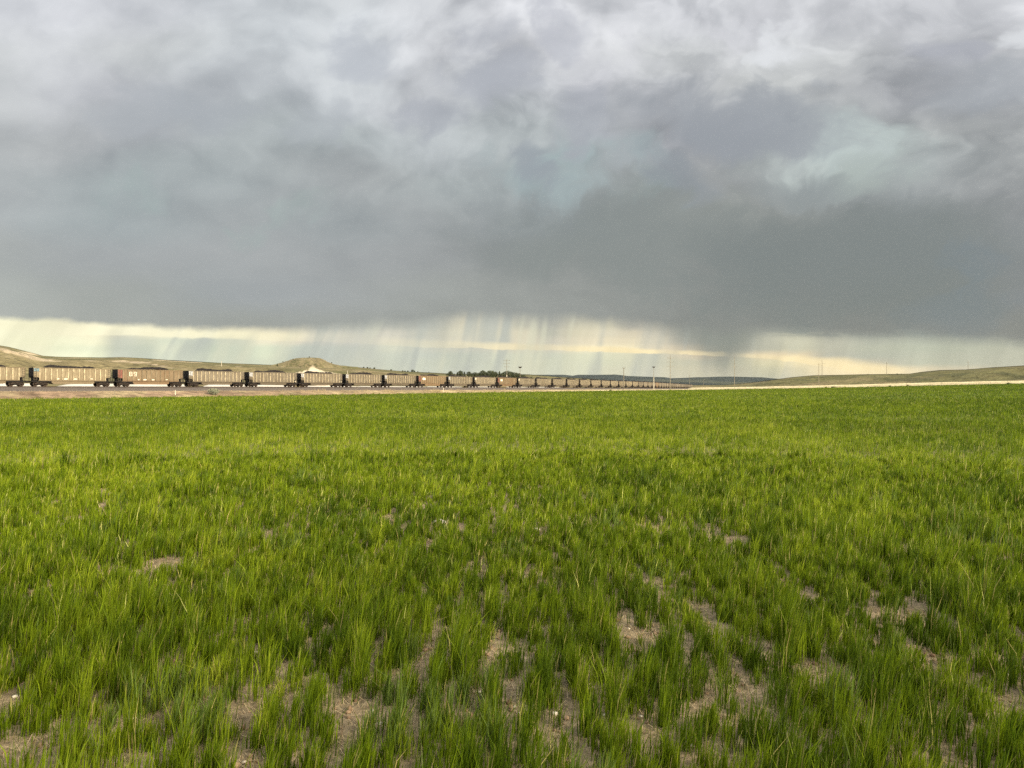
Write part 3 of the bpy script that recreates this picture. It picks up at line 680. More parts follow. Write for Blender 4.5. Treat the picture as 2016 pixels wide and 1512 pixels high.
PAN = {'blue': MB().box(.76, 1.78, -HW-.014, -HW-.003, 2.95, 3.56).mesh('end_panel', M_blue), 'pale': panel_mesh(M_pale, z0=2.7), 'red': panel_mesh(M_redp),
       'white': MB().box(.95, 1.75, -HW-.02, -HW-.003, 2.75, 3.45).mesh('end_panel', M_wht)}
def strokes(segs, w=.09):
    b = MB(); y0, y1 = -HW-.125, -HW-.113
    for (xa, za, xb, zb) in segs:
        if abs(xb-xa) >= abs(zb-za): b.box(min(xa, xb), max(xa, xb), y0, y1, za-w/2, za+w/2)
        else: b.box(xa-w/2, xa+w/2, y0, y1, min(za, zb)+w*.5, max(za, zb)-w*.5)
    return b
LET1 = [strokes([(3.15, 3.12, 3.75, 3.12), (3.2, 2.72, 3.75, 2.72), (3.15, 2.32, 3.75, 2.32), (3.2, 3.12, 3.2, 2.72), (3.72, 3.12, 3.72, 2.72), (3.2, 2.72, 3.2, 2.32), (3.76, 2.72, 3.76, 2.32)], .12).mesh('letter', M_wht),
       strokes([(4.15, 3.12, 4.75, 3.12), (4.15, 3.12, 4.15, 2.72), (4.75, 3.12, 4.75, 2.72), (4.15, 2.72, 4.75, 2.72), (4.72, 2.72, 4.72, 2.32), (4.2, 2.32, 4.75, 2.32)], .12).mesh('letter', M_wht)]
LET2 = MB().box(2.6, 4.1, -HW-.125, -HW-.113, 2.35, 3.1).mesh('sign_panel', M_wht)
CHK = [MB().box(a, b_, -HW-.02, -HW-.003, c_, d_).mesh('stencil_mark', M_wht) for a, b_, c_, d_ in ((4.9, 5.4, 1.42, 1.62), (6.3, 7.0, 1.38, 1.62), (8.1, 8.8, 1.40, 1.60), (11.2, 11.9, 1.5, 1.62))]
TANK = MB().cone((15.55, -HW+.35, 1.42), (14.75, -HW+.35, 1.42), .24, .24, 10).mesh('air_tank', M_wht)
ORD = ['first', 'second', 'third', 'fourth', 'fifth', 'sixth', 'seventh', 'eighth', 'ninth', 'tenth', 'eleventh', 'twelfth', 'thirteenth', 'fourteenth', 'fifteenth', 'sixteenth', 'seventeenth', 'eighteenth', 'nineteenth', 'twentieth']
def ordn(k):
    if k <= 20: return ORD[k-1]
    tens = {2: 'twenty', 3: 'thirty', 4: 'forty'}[k//10]
    return tens + '-' + ORD[k % 10 - 1] if k % 10 else {30: 'thirtieth', 40: 'fortieth'}[k]
NCAR = 46
for n in range(-1, NCAR):
    red = n in (1, 7, 10, 26)
    style = 'red' if red else ('tan' if n in (-1, 0) else ('grey' if n > 1 else 'tan'))
    if n == 2 or n == 3: style = 'grey'
    x, y, h = track(n); x2, y2, _ = track(n+1); rz = math.atan2(float(y2-y), float(x2-x))
    c = empty('coal_gondola', (float(x), float(y), RAIL), rz)
    k = n+2
    d = {-1: 'tan dusty coal gondola cut off by the left edge of the photo', 0: 'tan dusty coal gondola with a blue end corner, just left of the red lettered car', 1: 'rusty tan coal gondola with red end and large white letters',
         7: 'rusty coal gondola with faded red end and cream sign, between the two greyish cars', 10: 'small distant rusty gondola with red end and white sign', 2: 'greyish tan gondola with pale blue end, just right of the large lettered car',
         9: 'grey tan gondola with a white square on its end', 26: 'very small far reddish gondola among grey ones'}.get(n)
    lab = (d + ', %s car from the left' % ordn(k)) if d else 'dirty grey tan gondola heaped with coal, %s car from the left of the train' % ordn(k)
    lab = ' '.join(lab.split()[:16]) if len(lab.split()) > 16 else lab
    tag(c, lab, 'railway wagon', 'coal gondolas of the train')
    D = car_mesh(style)
    bo = obj('body', D['body'], c); obj('belly', D['belly'], c); obj('top_rail', D['top_rail'], c)
    obj('coal_load', coals[n % 4], c)
    if n < 22:
        for r in D['rib']: obj('rib', r, c)
    for i in (0, 1):
        obj('end_frame', COMMON['end'][i], c)
        if n < 16: obj('ladder', COMMON['ladder'][i], c)
        if n < 30: obj('coupler', COMMON['coupler'][i], c)
    for tx_ in (2.1, 14.1):
        t = obj('truck', COMMON['truck'], c); t.location = (tx_, 0, 0)
        for wx in (-.89, .89):
            w = obj('wheelset', COMMON['wheel'], t); w.location = (wx, 0, 0)
    pk = 'red' if red else {0: 'blue', 2: 'pale', 3: 'pale', 4: 'pale', 5: 'pale', 6: 'pale', 8: 'pale', 9: 'white', 11: 'white', -1: 'blue'}.get(n)
    if pk: obj('end_panel', PAN[pk], bo)
    if n == 1: obj('letter', LET1[0], bo); obj('letter', LET1[1], bo)
    if n in (7, 10): obj('sign_panel', LET2, bo)
    if n in (0, 1):
        for q in CHK: obj('stencil_mark', q, bo)
    if n in (3, 4, 5): obj('air_tank', TANK, c)

# ------------------------------------------------------------------ trees and shrubs
def crown_mesh(name, w, h, n, seed, base=0., cone_=0., leaf=.26, colr=((.042, .056, .028), (.10, .115, .055))):
    r = np.random.default_rng(seed); P = []
    while len(P) < n:
        q = r.uniform(-1, 1, 3); rr = np.linalg.norm(q)
        lim = .72 + .5*(vnoise(np.array(q[0]*2+seed), np.array(q[2]*2+q[1]*3), seed)-.3)
        k = 1 - cone_*(q[2]*.5+.5)
        if math.hypot(q[0], q[1]) < k*lim*math.sqrt(max(0, 1-q[2]**2)) + .02: P.append(q)
    P = np.array(P); c = np.stack([P[:, 0]*w/2, P[:, 1]*w/2, base+h*(P[:, 2]*.5+.5)], 1)
    a = r.normal(size=(n, 3)); a /= np.linalg.norm(a, axis=1)[:, None]; b = np.cross(a, r.normal(size=(n, 3))); b /= np.linalg.norm(b, axis=1)[:, None]
    s = leaf*r.uniform(.6, 1.3, (n, 1))
    V = np.stack([c-a*s, c+b*s*.7, c+a*s, c-b*s*.7], 1).reshape(-1, 3); f = np.arange(4*n).reshape(n, 4)
    cc = lerp(colr[0], colr[1], np.repeat(r.uniform(0, 1, n), 4))
    return mesh_np(name, V, [f], M_tree, cc)
def trunk_mesh(h, r0):
    b = MB(); b.cone((0, 0, -.5), (0, 0, h*.55), r0, r0*.6, 7); b.cone((0, 0, h*.55), (.1, 0, h*.95), r0*.6, r0*.15, 6)
    for i in range(5):
        a = i*2.4; z = h*(.35+.1*i); b.cone((0, 0, z), (cos(a)*h*.18, sin(a)*h*.18, z+h*.14), r0*.35, r0*.1, 5)
    return b.mesh('trunk', M_bark)
KT = {'round': (crown_mesh('crown', 5.2, 4.6, 900, 1, .7), trunk_mesh(4.5, .18), 5.3),
      'broad': (crown_mesh('crown', 7.5, 5.0, 1200, 2, .5), trunk_mesh(4.8, .22), 5.5),
      'narrow': (crown_mesh('crown', 2.6, 5.2, 600, 3, .5, .35), trunk_mesh(5.0, .14), 5.7),
      'conic': (crown_mesh('crown', 3.6, 5.4, 700, 4, .4, .7), trunk_mesh(5.2, .15), 5.8)}
SHR = crown_mesh('foliage', 2.6, 1.5, 350, 7, 0., 0., .16)
SAGE = crown_mesh('foliage', 2.2, 1.1, 900, 8, 0., 0., .09, ((.22, .24, .17), (.34, .35, .25)))
def tree(x, yb, Y, hpx, kind, label, cat='tree', group=None, zb=None):
    X = (x-CX)/F*Y; gz = float(ground_z(X, Y)[0])
    cr, tr, h0 = KT[kind]; sc = (hpx/F*Y if hpx < 100 else EYE+(HY-hpx)/F*Y-gz)/h0
    t = empty('tree', (X, Y, gz - .1 if zb is None else zb), random.uniform(0, 6), sc); tag(t, label, cat, group)
    obj('trunk', tr, t); obj('crown', cr, t)
# line of dark trees behind the train at x 880-1050 (x, height px, kind, Y)
line = [(882, 734, 'broad', 560), (887, 730, 'round', 540), (894, 734.5, 'conic', 550), (900.5, 731.5, 'narrow', 560), (907, 729, 'round', 540), (914.5, 731, 'narrow', 545), (923.5, 731, 'round', 555), (929, 733.5, 'conic', 540), (936, 732.5, 'broad', 560),
        (943, 733, 'round', 570), (951, 728.5, 'round', 550), (957, 732, 'broad', 560), (966, 729, 'broad', 540), (970.5, 729, 'conic', 545), (976, 731, 'round', 555), (983.5, 730, 'conic', 545), (990, 733, 'round', 560), (999, 729.5, 'broad', 545), (1006, 731.5, 'round', 570), (1014, 732.5, 'broad', 560), (1021, 734, 'round', 545), (1030, 736.5, 'broad', 560),
        (1046, 742, 'round', 520)]
for i, (x, hp, kd, Y) in enumerate(line):
    Y = Y*.76
    tree(x, 0, Y, hp, kd, 'dark %s tree, %s from the left in the tree line behind the train' % ({'round': 'round', 'broad': 'broad', 'narrow': 'slim', 'conic': 'pointed'}[kd], ordn(i+1)), group='dark trees in the line behind the train')
# singles on the hills
singles = [(135, 7.5, 'round', 330, 'dark round bush behind the coal heap of the leftmost whole car'), (546, 7, 'narrow', 480, 'dark upright tree at the left foot of the round mound'), (557, 3, 'round', 530, 'small dark bush on the left slope of the round mound'),
           (609, 2.6, 'round', 540, 'small dark bush above the pale cliff of the mound'), (577, 2.4, 'round', 520, 'small dark bush low on the mound beside the pale cliff'), (653, 2.6, 'round', 540, 'small dark bush right of the pale cliff near the gully'), (672, 1.8, 'round', 560, 'tiny dark bush at the right foot of the mound')]
for x, hp, kd, Y, lb in singles: tree(x, 0, Y, hp, kd, lb)
sky_t = [(716, 2.2), (723.5, 2.6), (728.5, 2.4), (737, 3), (770, 2.4), (793, 2.2), (797.5, 2.2), (803, 2.6), (812, 4.0), (816, 3), (822.5, 2.2), (844.5, 731), (1709, 1.6), (1766, 1.6), (1750, 1.2), (1775, 1.2)]
for i, (x, hp) in enumerate(sky_t):
    hp = hp*1.35 if hp < 100 else hp
    a = float(px2a(x)); st = stations(np.array([a])); Y = float(st[6][0][0])*cos(a) - (6 if x != 844.5 else 60)
    kd = 'narrow' if x == 844.5 else random.choice(['round', 'broad'])
    side = ('skyline right of the mound', i+1) if i < 12 else ('low skyline of the right hill', i-11)
    lb = 'lone dark upright tree left of the tree line, above the cars' if x == 844.5 else 'small dark bush, %s from the left on the %s' % (ordn(side[1]), side[0])
    tree(x, 0, Y, hp, kd, lb, group='bushes dotted along the ridge' if x != 844.5 else None)
def shrub(name, x, Y, me, sc, label):
    X = (x-CX)/F*Y; o = obj(name, me); o.location = (X, Y, float(ground_z(X, Y)[0])-.05); o.scale = (sc[0], sc[0], sc[1]); o.rotation_euler = (0, 0, random.uniform(0, 6)); tag(o, label, 'shrub')
def edgeY(x, t=.3):
    a = float(px2a(x)); st = stations(np.array([a])); r = float(st[1][0][0] + t*(st[2][0][0]-st[1][0][0])); return r*cos(a)
shrub('sagebrush', 420, edgeY(420, .35), SAGE, (1.25, 1.35), 'grey green rounded sagebrush on the reddish verge below the fourth car')
for i, x in enumerate([1202, 1626, 1640, 1752, 1787, 1985]):
    shrub('bush', x, edgeY(x, .03)-2, SHR, (.55, .5) if i != 2 else (1.0, .5), 'low dark green bush at the far field edge, %s of these from the left' % ordn(i+1))

# ------------------------------------------------------------------ poles, masts, posts
def pole(x, ytop, Y, label, arms=(), rad=.16, m=M_pole, name='utility_pole', cat='utility pole', lamp=False, two=None):
    X = (x-CX)/F*Y; gz = float(ground_z(X, Y)[0]); H = EYE + (HY-ytop)/F*Y - gz
    t = empty(name, (X, Y, gz)); tag(t, label, cat)
    b = MB()
    if two: b.cone((0, 0, -.4), (0, 0, H*two), rad, rad*.9, 10); obj('pole', b.mesh('pole', m), t); b2 = MB(); b2.cone((0, 0, H*two-.1), (0, 0, H), rad*.42, rad*.3, 8); obj('mast', b2.mesh('mast', M_pole), t)
    else: b.cone((0, 0, -.4), (0, 0, H), rad, rad*.6, 10); obj('pole', b.mesh('pole', m), t)
    for (fz, w, off) in arms:
        z = H*fz; q = obj('crossarm', MB().box(-w/2+off, w/2+off, -rad-.06, -rad+.06, z-.06, z+.06).mesh('crossarm', M_pole), t)
        ib = MB()
        for s in (-.45, .45): ib.cone((s*w+off, -rad, z+.09), (s*w+off, -rad, z+.34), .07, .05, 6)
        obj('insulator', ib.mesh('insulator', M_truck), q)
    if lamp:
        obj('lamp_head', MB().prism_y([(-1.0, H-.1), (1.0, H-.1), (.35, H-.75), (-.35, H-.75)], -.4, .4).mesh('lamp_head', M_truck), t)
pole(436, 711, 330, 'short pale pole standing behind the fifth car from the left', rad=.18, m=M_polel)
pole(684, 729.5, 250, 'thin pale signal mast sticking up behind the gap between cars, right of the mound', rad=.13, m=M_polel, name='signal_mast', cat='mast')
pole(997.6, 706, 360, 'tall pole with pale lower half in front of the tree line', ((.93, 3.2, 0), (.83, 3.2, 0), (.72, 2.6, 0)), .26, M_polel, two=.45)
pole(1024, 721.5, 340, 'pale mast with a flat lamp head, right of the tall pole by the tree line', rad=.26, m=M_polel, name='light_mast', cat='light mast', lamp=True, two=.5)
pole(1228, 723.8, 412, 'brown pole with a short top crossarm in front of the far cars', ((.985, 1.5, 0), (.95, 1.3, 0)), .26)
pole(1287, 721.5, 440, 'cream mast with small flat lamp head at the field edge before the far cars', rad=.30, m=M_polel, name='light_mast', cat='light mast', lamp=True, two=.55)
pole(1319.5, 698, 462, 'tallest brown power pole with three crossarms before the last cars', ((.90, 4.4, 0), (.79, 4.6, 0), (.67, 4.4, 0)), .21)
pole(1357.5, 738, 980, 'tiny distant pole against the blue ridge right of the train end', ((.9, 2.4, 0),), .24)
pole(1385, 747, 1000, 'faint tiny pole low before the blue ridge', (), .2)
pole(1446, 703.5, 520, 'tall power pole standing alone in front of the blue ridge', ((.78, 3.4, 0), (.69, 3.4, 0)), .19)
pole(1612, 715, 500, 'pale power pole rising from the verge, left one of the close pair', ((.95, 2.6, 0),), .20)
pole(1618.5, 709, 640, 'dark power pole on the hill crest, right one of the close pair', ((.80, 3.0, 1.6), (.66, 2.0, -.8)), .22)
pole(1745.6, 712.5, 620, 'lone dark pole on the crest against the yellow sky', ((.85, 1.6, 0),), .18)
pole(1906, 711, 600, 'faint small pole on the crest of the far right hill', ((.85, 2.0, 0),), .16)
for i, (x, t_, hp, m) in enumerate([(225, .45, 1.0, M_pole), (345, .4, .95, M_wht), (873, .4, 1.3, M_wht), (1014, .2, 1.1, M_pole), (1544, .5, 2.3, M_pole), (1614, .3, 1.2, M_pole), (1697.5, .8, 1.8, M_pole), (1785, .5, 1.3, M_pole), (1853, .5, 1.2, M_pole)]):
    Y = edgeY(x, t_); X = (x-CX)/F*Y; b = MB(); b.cone((0, 0, -.2), (0, 0, hp), .075 if x < 900 else .12, .06 if x < 900 else .1, 7); b.cone((0, 0, hp), (0, 0, hp+.05), .06, .02, 7)
    o = obj('fence_post', b.mesh('fence_post', m)); o.location = (X, Y, float(ground_z(X, Y)[0]))
    tag(o, '%s post on the verge beyond the field, %s post from the left' % ('white' if m is M_wht else 'weathered wooden', ordn(i+1)), 'post', 'posts along the verge')

# ------------------------------------------------------------------ wheat field blades
GRN = np.array([(.060, .105, .003), (.165, .235, .006), (.335, .390, .034), (.130, .190, .040), (.42, .37, .13)])
def blades(name, X, Y, hgt, wid, col, lean, segs, material, zoff=0.):
    n = len(X); Z = ground_z(X, Y) + zoff - .01
    th = RNG.uniform(0, 2*pi, n); la = RNG.uniform(0, 2*pi, n); lm = np.abs(RNG.normal(0, 1, n))*lean*hgt; bent = RNG.random(n) < .07; lm[bent] *= 2.6; hgt = np.where(bent, hgt*.72, hgt)
    # blades lean at random, a little more to the right (the wind)
    lx = np.cos(la)*lm + .10*hgt; ly = np.sin(la)*lm
    bx, by = np.cos(th)*wid/2, np.sin(th)*wid/2
    B = np.stack([X, Y, Z], 1); Wd = np.stack([bx, by, 0*bx], 1)
    tip = B + np.stack([lx, ly, hgt], 1)
    if segs == 2:
        mid = B + np.stack([lx*.32, ly*.32, hgt*.58], 1)
        V = np.stack([B-Wd*.7, B+Wd*.7, mid+Wd, mid-Wd, tip], 1).reshape(-1, 3); i = np.arange(n)[:, None]*5
        Fq = [np.concatenate([i, i+1, i+2, i+3], 1), np.concatenate([i+3, i+2, i+4], 1)]; k = 5
    else:
        V = np.stack([B-Wd, B+Wd, tip+Wd*.25], 1).reshape(-1, 3); i = np.arange(n)[:, None]*3; Fq = [np.concatenate([i, i+1, i+2], 1)]; k = 3
    return V, Fq, np.repeat(col, k, 0)
def merge(name, parts, m):
    V = []; F3 = []; F4 = []; C = []; k = 0
    for v, f, c in parts:
        for q in f: (F4 if q.shape[1] == 4 else F3).append(q+k)
        V.append(v); C.append(c); k += len(v)
    Fs = ([np.concatenate(F4)] if F4 else []) + ([np.concatenate(F3)] if F3 else [])
    return mesh_np(name, np.concatenate(V), Fs, m, np.concatenate(C))
GAPS = [(482, 1222, 20, 42), (152, 1258, 22, 34), (290, 1270, 26, 22), (368, 1285, 16, 26), (30, 1290, 30, 20), (520, 1375, 42, 40), (600, 1350, 36, 26), (835, 1300, 48, 48), (872, 1262, 22, 20), (935, 1385, 34, 44), (1013, 1372, 20, 44),
        (728, 1395, 26, 70), (1100, 1420, 17, 90), (1200, 1150, 15, 34), (1293, 1165, 26, 34), (1090, 1145, 17, 22), (952, 1110, 13, 18), (1236, 1243, 22, 34), (1372, 1205, 22, 22), (1485, 1262, 34, 26), (1590, 1300, 48, 20), (1648, 1350, 18, 46),
        (1450, 1345, 24, 26), (1785, 1268, 44, 22), (1965, 1385, 56, 36), (1385, 1470, 34, 40), (1255, 1400, 36, 26), (35, 1385, 26, 34), (60, 1475, 60, 30), (500, 1492, 40, 24), (975, 1008, 16, 10), (860, 1058, 24, 12), (985, 1262, 34, 26), (1740, 1118, 26, 14),
        (1060, 1040, 16, 12), (250, 1440, 30, 26), (1820, 1450, 40, 30), (1530, 1450, 30, 30), (665, 1232, 12, 24), (180, 1100, 24, 12), (1190, 1070, 10, 18), (1545, 1150, 20, 14), (960, 1320, 26, 20), (1700, 1430, 24, 20)]
def cover(X, Y):
    """0..1 plant cover: tufts in wavering drill rows with bare gaps"""
    R = np.hypot(X, Y)
    wx = X + .25*(fbm(X/1.1, Y/1.1, 70)-.5); 
    r1 = fbm(wx/.21, Y/.6, 71, 4); r2 = fbm(X/1.1, Y/1.6, 72, 3); r3 = fbm(X/5, Y/6, 73, 2)
    v = .55*r1 + .33*r2 + .12*r3
    thr = .365 - .02*sst(R, 7, 14) - .14*sst(R, 11, 26) + .025*sst(X, 0, 3)*(1-sst(R, 6, 12))
    g = np.zeros(len(X))
    near = R < 13.5; xn, yn = X[near], Y[near]; gn = np.zeros(len(xn))
    for (px, py, rx, ry) in GAPS:
        rx, ry = rx*.85, ry*.85
        y1, y0 = EYE*F/(py-ry-HY), EYE*F/(py+ry-HY)*.92; yc, ryd = (y0+y1)/2, (y1-y0)/2
        xc = (px-CX)/F*EYE*F/(py-HY); rxd = rx/F*EYE*F/(py-HY)
        w = ((xn-xc)/rxd)**2 + ((yn-yc)/ryd)**2 + 2.6*(fbm(xn/.13, yn/.26, 99, 3)-.5)
        gn = np.maximum(gn, 1-sst(w, .2, 1.25))
    g[near] = gn
    cc = .05 + .95*sst(v, thr-.075, thr+.085)
    return cc*(1-.88*g), v
def samp(n, r0, r1, power, amax=.68):
    # density ~ r**-power over the ring sector
    u = RNG.random(n); q = 2-power
    r = (r0**q + u*(r1**q-r0**q))**(1/q); a = RNG.uniform(-amax, amax, n)
    return r*np.sin(a), r*np.cos(a), r
def row_tufts(r0, r1, pitch, step, amax=.70):
    # drill rows run away from the camera; tufts sit unevenly along them
    xs = np.arange(-r1*sin(amax), r1*sin(amax), pitch); ys = np.arange(r0*.7, r1, step)
    X, Y = np.meshgrid(xs, ys); X = X.ravel(); Y = Y.ravel()
    X = X + RNG.normal(0, pitch*.20, len(X)) + .35*(fbm(X/2.2, Y/3.5, 13, 2)-.5); Y = Y + RNG.uniform(-.5, .5, len(Y))*step
    R = np.hypot(X, Y); k = (R > r0) & (R < r1) & (np.abs(np.arctan2(X, Y)) < amax); return X[k], Y[k]
def grass_zone(nb, r0, r1, pitch, step, segs, h0, spread):
    TX, TY = row_tufts(r0, r1, pitch, step); TR = np.hypot(TX, TY)
    c, v = cover(TX, TY); k = (RNG.random(len(TX)) < c) & (TR < stations(np.arctan2(TX, TY))[1][0]-.3)
    TX, TY, TR, c = TX[k], TY[k], TR[k], c[k]; m = len(TX)
    cnt = np.maximum(3, (nb*RNG.gamma(3., 1/3., m)*(.35+.65*c)).astype(int)); idx = np.repeat(np.arange(m), cnt); n = len(idx)
    th_ = RNG.gamma(9., 1/9., m)*(.75+.35*c)*(.55+.9*fbm(TX/.55, TY/.8, 18, 2))                          # tuft height
    tq = RNG.normal(0, .28, m) + 1.4*(fbm(TX/.5, TY/.6, 19, 2)-.5)
    rr = np.abs(RNG.normal(0, 1, n))*spread[0]; an = RNG.uniform(0, 2*pi, n)
    X = TX[idx]+rr*np.cos(an)*.85; Y = TY[idx]+rr*np.sin(an)*spread[1]; R = np.hypot(X, Y); c = c[idx]
    hv = .62 + .75*fbm(X/1.3, Y/1.8, 75, 3) ; far = sst(R, 10, 40)
    hgt = h0*hv*th_[idx]*RNG.uniform(.50, 1.12, n)*(1-.35*np.clip(rr/spread[0]/2.2, 0, 1)); hgt *= 1+.25*sst(R, 40, 120)
    wid = .0056*np.maximum(1, R/5.5)**.80*RNG.uniform(.7, 1.3, len(X))
    p1 = fbm(X/2.6, Y/4, 81, 3); p2 = fbm(X/22, Y/30, 82, 3); q = np.clip(tq[idx] + RNG.normal(.0, .26, len(X)) + p1*1.1 + p2*.7 - .40 + .46*sst(R, 6, 24) - .16*sst(R, 30, 60) - .34*sst(X/np.maximum(R, 1), .25, .6)*sst(R, 9, 30), 0, 1.999)
    i = q.astype(int); col = GRN[i]*(1-(q-i))[:, None] + GRN[i+1]*(q-i)[:, None]
    bl = ((fbm(X/.7, Y/.9, 84, 2) > .76) & (RNG.random(len(X)) < .5)) | (RNG.random(len(X)) < .02); col[bl] = GRN[3]*RNG.uniform(.8, 1.3, (bl.sum(), 1))
    yb = (RNG.random(len(X)) < .035-.02*sst(R, 15, 60)); col[yb] = GRN[4]*RNG.uniform(.5, 1.1, (yb.sum(), 1))
    yb2 = (fbm(X/9, Y/5, 86, 3) > .69) & (R > 35) & (RNG.random(len(X)) < .15); col[yb2] = np.array((.30, .30, .10))
    tb = (RNG.random(len(X)) < .02*sst(R, 4, 12)); col[tb] = np.array((.50, .52, .16))  # a few blades tinted pale: the gleam of leaves catching light, put in their colour
    col = col*RNG.uniform(.65, 1.35, (len(X), 1))*(1.03+.13*sst(R, 6, 11)-.16*sst(R, 20, 40))[:, None]
    return blades('g', X, Y, hgt, wid, col, .19, segs, M_grass)
parts = [grass_zone(60, 2.6, 10, .19, .072, 2, .20, (.046, 1.3)), grass_zone(34, 10, 22, .20, .098, 2, .20, (.052, 1.5)), grass_zone(15, 22, 48, .30, .21, 1, .215, (.085, 2.)),
         grass_zone(14, 48, 120, .46, .60, 1, .24, (.14, 3.)), grass_zone(11, 120, 470, 1.0, 2.2, 1, .27, (.34, 4.))]
print('blades', sum(len(p[0]) for p in parts))
o = obj('wheat', merge('wheat', parts, M_grass)); tag(o, 'young green wheat growing in tufts across the whole field', None, None, 'stuff')

# straw and dead stalks lying on the bare soil
n = 110000; X, Y, R = samp(n, 2.6, 22, 1.0); c, v = cover(X, Y); k = RNG.random(n) < (1-c)*.9+.10; X, Y, R = X[k], Y[k], R[k]; n = len(X)
ln = RNG.uniform(.02, .11, n); th = RNG.uniform(0, pi, n); w = .0028*np.maximum(1, R/4.5); Z = ground_z(X, Y) + RNG.uniform(.003, .02, n)
dxy = np.stack([np.cos(th)*ln/2, np.sin(th)*ln/2, RNG.uniform(-.004, .02, n)], 1); pxy = np.stack([-np.sin(th)*w/2, np.cos(th)*w/2, 0*w], 1); B = np.stack([X, Y, Z], 1)
V = np.stack([B-dxy-pxy, B+dxy-pxy, B+dxy+pxy, B-dxy+pxy], 1).reshape(-1, 3)
cc = lerp((.17, .115, .06), (.58, .48, .30), RNG.uniform(0, 1, n)**1.5)
o = obj('straw_litter', mesh_np('straw_litter', V, [np.arange(4*n).reshape(n, 4)], M_dry, np.repeat(cc, 4, 0))); tag(o, 'dry straw scattered on the bare soil between tufts', None, None, 'stuff')
# dead stubble standing in the gaps
n = 90000; X, Y, R = samp(n, 2.6, 30, .9); c, v = cover(X, Y); k = (RNG.random(n) < (1-c)*.8+.10) & (fbm(X/.25, Y/.4, 63, 2) > .42); X, Y, R = X[k], Y[k], R[k]; n = len(X)
cc = lerp((.26, .22, .10), (.60, .50, .30), RNG.uniform(0, 1, n)); gg = RNG.random(n) < .3; cc[gg] = (.16, .19, .05)
o = obj('dead_stubble', merge('dead_stubble', [blades('s', X, Y, RNG.uniform(.03, .11, n), .0045*np.maximum(1, R/5)*RNG.uniform(.5, 1.2, n), cc, .5, 1, M_dry)], M_dry)); tag(o, 'short tan stubble and thin weeds in the gaps between wheat tufts', None, None, 'stuff')
# small clods and grit
def ico(sub=1):
    import bmesh
    bm = bmesh.new(); bmesh.ops.create_icosphere(bm, subdivisions=sub, radius=1); v = np.array([x.co[:] for x in bm.verts]); f = np.array([[q.index for q in x.verts] for x in bm.faces]); bm.free(); return v, f
IV, IF = ico(1)
n = 14000; X, Y, R = samp(n, 2.6, 13, .8); c, v = cover(X, Y); k = c < .5; X, Y, R = X[k], Y[k], R[k]; n = len(X); s = np.minimum(RNG.gamma(1.6, .0055, n)+.002, .024); Z = ground_z(X, Y)
V = IV[None]*s[:, None, None]*RNG.uniform(.6, 1.2, (n, 1, 3))*RNG.uniform(.8, 1.2, (n, len(IV), 1)) + np.stack([X, Y, Z+s*.2], 1)[:, None]
cc = lerp((.16, .10, .06), (.42, .30, .19), RNG.uniform(0, 1, n))
o = obj('soil_clods', mesh_np('soil_clods', V.reshape(-1, 3), [(IF[None]+np.arange(n)[:, None, None]*len(IV)).reshape(-1, 3)], M_dry, np.repeat(cc, len(IV), 0))); tag(o, 'small brown clods and grit on the bare soil', None, None, 'stuff')
# pale stones (photo pixel positions on the soil, size in m)
IV2, IF2 = ico(2)
stm = []
for k in range(5):
    v = IV2*np.array([1, .8, .55])*(1+.28*(RNG.random((len(IV2), 1))-.5)); stm.append(mesh_np('stone', v, [IF2], M_stone, None, False))
stones = [(865, 1033, .075), (480, 1292, .02), (505, 1287, .016), (1093, 1409, .022), (953, 1372, .026), (945, 1366, .016), (1013, 1395, .014), (1021, 1407, .014), (735, 1404, .014), (748, 1429, .018), (1035, 1201, .018), (1204, 1157, .022), (1190, 1410, .013),
          (63, 1395, .018), (265, 1418, .015), (483, 1505, .018), (1238, 1240, .015), (1322, 1280, .014), (1645, 1360, .012), (1792, 1331, .014), (1990, 1335, .03), (908, 1365, .016), (1057, 1046, .05), (640, 1331, .015), (633, 1341, .014), (1262, 1412, .012), (30, 1374, .02), (972, 1228, .016), (1380, 1440, .014), (1362, 1470, .016)]
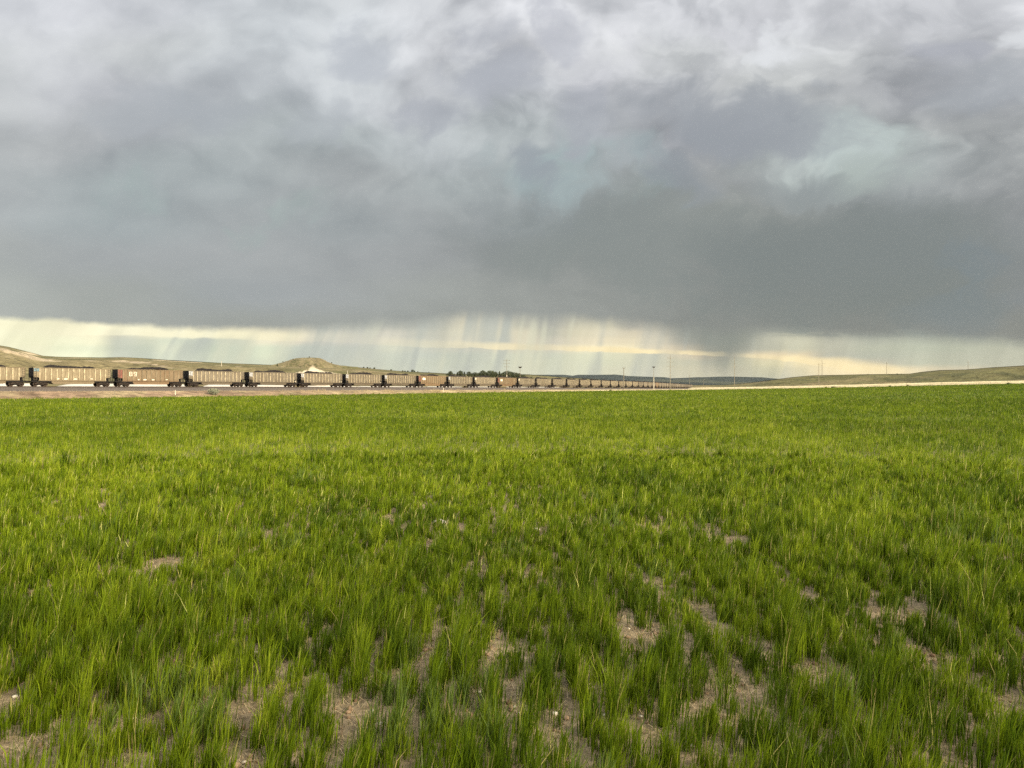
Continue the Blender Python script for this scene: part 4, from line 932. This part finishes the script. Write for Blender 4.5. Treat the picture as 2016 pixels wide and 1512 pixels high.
for i, (x, y, s) in enumerate(stones):
    Yd = EYE*F/(y-HY); X = (x-CX)/F*Yd; o = obj('stone', stm[i % 5]); o.location = (X, Yd, float(ground_z(X, Yd)[0])+s*.3); o.scale = (s, s, s) if i else (s*1.4, s, s*1.3); o.rotation_euler = (0, 0, i*1.7)
    if x == 865: tag(o, 'largest pale stone, alone among dense wheat in mid field', 'stone', 'pale stones on the field soil')
    elif x == 1057: tag(o, 'grey pale stone in wheat, right of the largest stone', 'stone', 'pale stones on the field soil')
    else: tag(o, 'small pale pebble on bare soil between tufts, %s pebble from the left' % ordn(sorted(q[0] for q in stones if q[0] not in (865, 1057)).index(x)+1), 'pebble', 'pebbles on the bare soil')

# dry weeds on the verge and up the ballast toe
n = 70000
a = RNG.uniform(px2a(-80), px2a(2150), n); st = stations(a); t = RNG.random(n); seg = RNG.random(n) < .86
R = np.where(seg, st[1][0]+t*(st[2][0]-st[1][0]), st[2][0]+t*(st[3][0]-st[2][0]))
u = np.tan(a)*F+CX
X, Y = R*np.sin(a), R*np.cos(a); d = fbm(X/3, Y/3, 91, 3)
keep = RNG.random(n) < np.where(t*seg < .25, .9, np.clip((d-.42)*3, .03, 1)*(.25+.75*sst(u, 450, 900)))
X, Y, R, a, u, d = X[keep], Y[keep], R[keep], a[keep], u[keep], d[keep]; n = len(X)
hg = (.18+.7*sst(d, .5, .75)*sst(u, 300, 700))*RNG.uniform(.5, 1.3, n)*(1-.35*sst(u, 1100, 1400)); wd = .02*np.maximum(1, R/150)*RNG.uniform(.6, 1.4, n)
cc = lerp((.34, .25, .14), (.64, .55, .33), np.clip(RNG.uniform(0, 1, n)*.7+.3*sst(u, 900, 1250), 0, 1)); gg = RNG.random(n) < .10; cc[gg] = (.16, .20, .06)
o = obj('dry_weeds', merge('dry_weeds', [blades('w', X, Y, hg, wd, cc, .35, 1, M_dry)], M_dry)); tag(o, 'straw coloured dry weeds along the verge before the railway', None, None, 'stuff')

# ------------------------------------------------------------------ rainy air
hz = MB().box(-9500, 9500, -9500, 9500, -14., 104.)
def b_none(n): return n.new('ShaderNodeBsdfTransparent').outputs[0]
mh = bpy.data.materials.new('haze'); mh.use_nodes = True; mh.node_tree.nodes.clear(); H = NT(mh.node_tree)
pv = H.new('ShaderNodeVolumePrincipled'); pv.inputs['Color'].default_value = (.80, .84, .86, 1); pv.inputs['Density'].default_value = 2.4e-5; pv.inputs['Anisotropy'].default_value = .2
ho = H.new('ShaderNodeOutputMaterial'); H.l.new(pv.outputs[0], ho.inputs['Volume'])
o = obj('haze', hz.mesh('haze', mh)); tag(o, 'thin rainy air fading the far ridges', None, None, 'stuff')
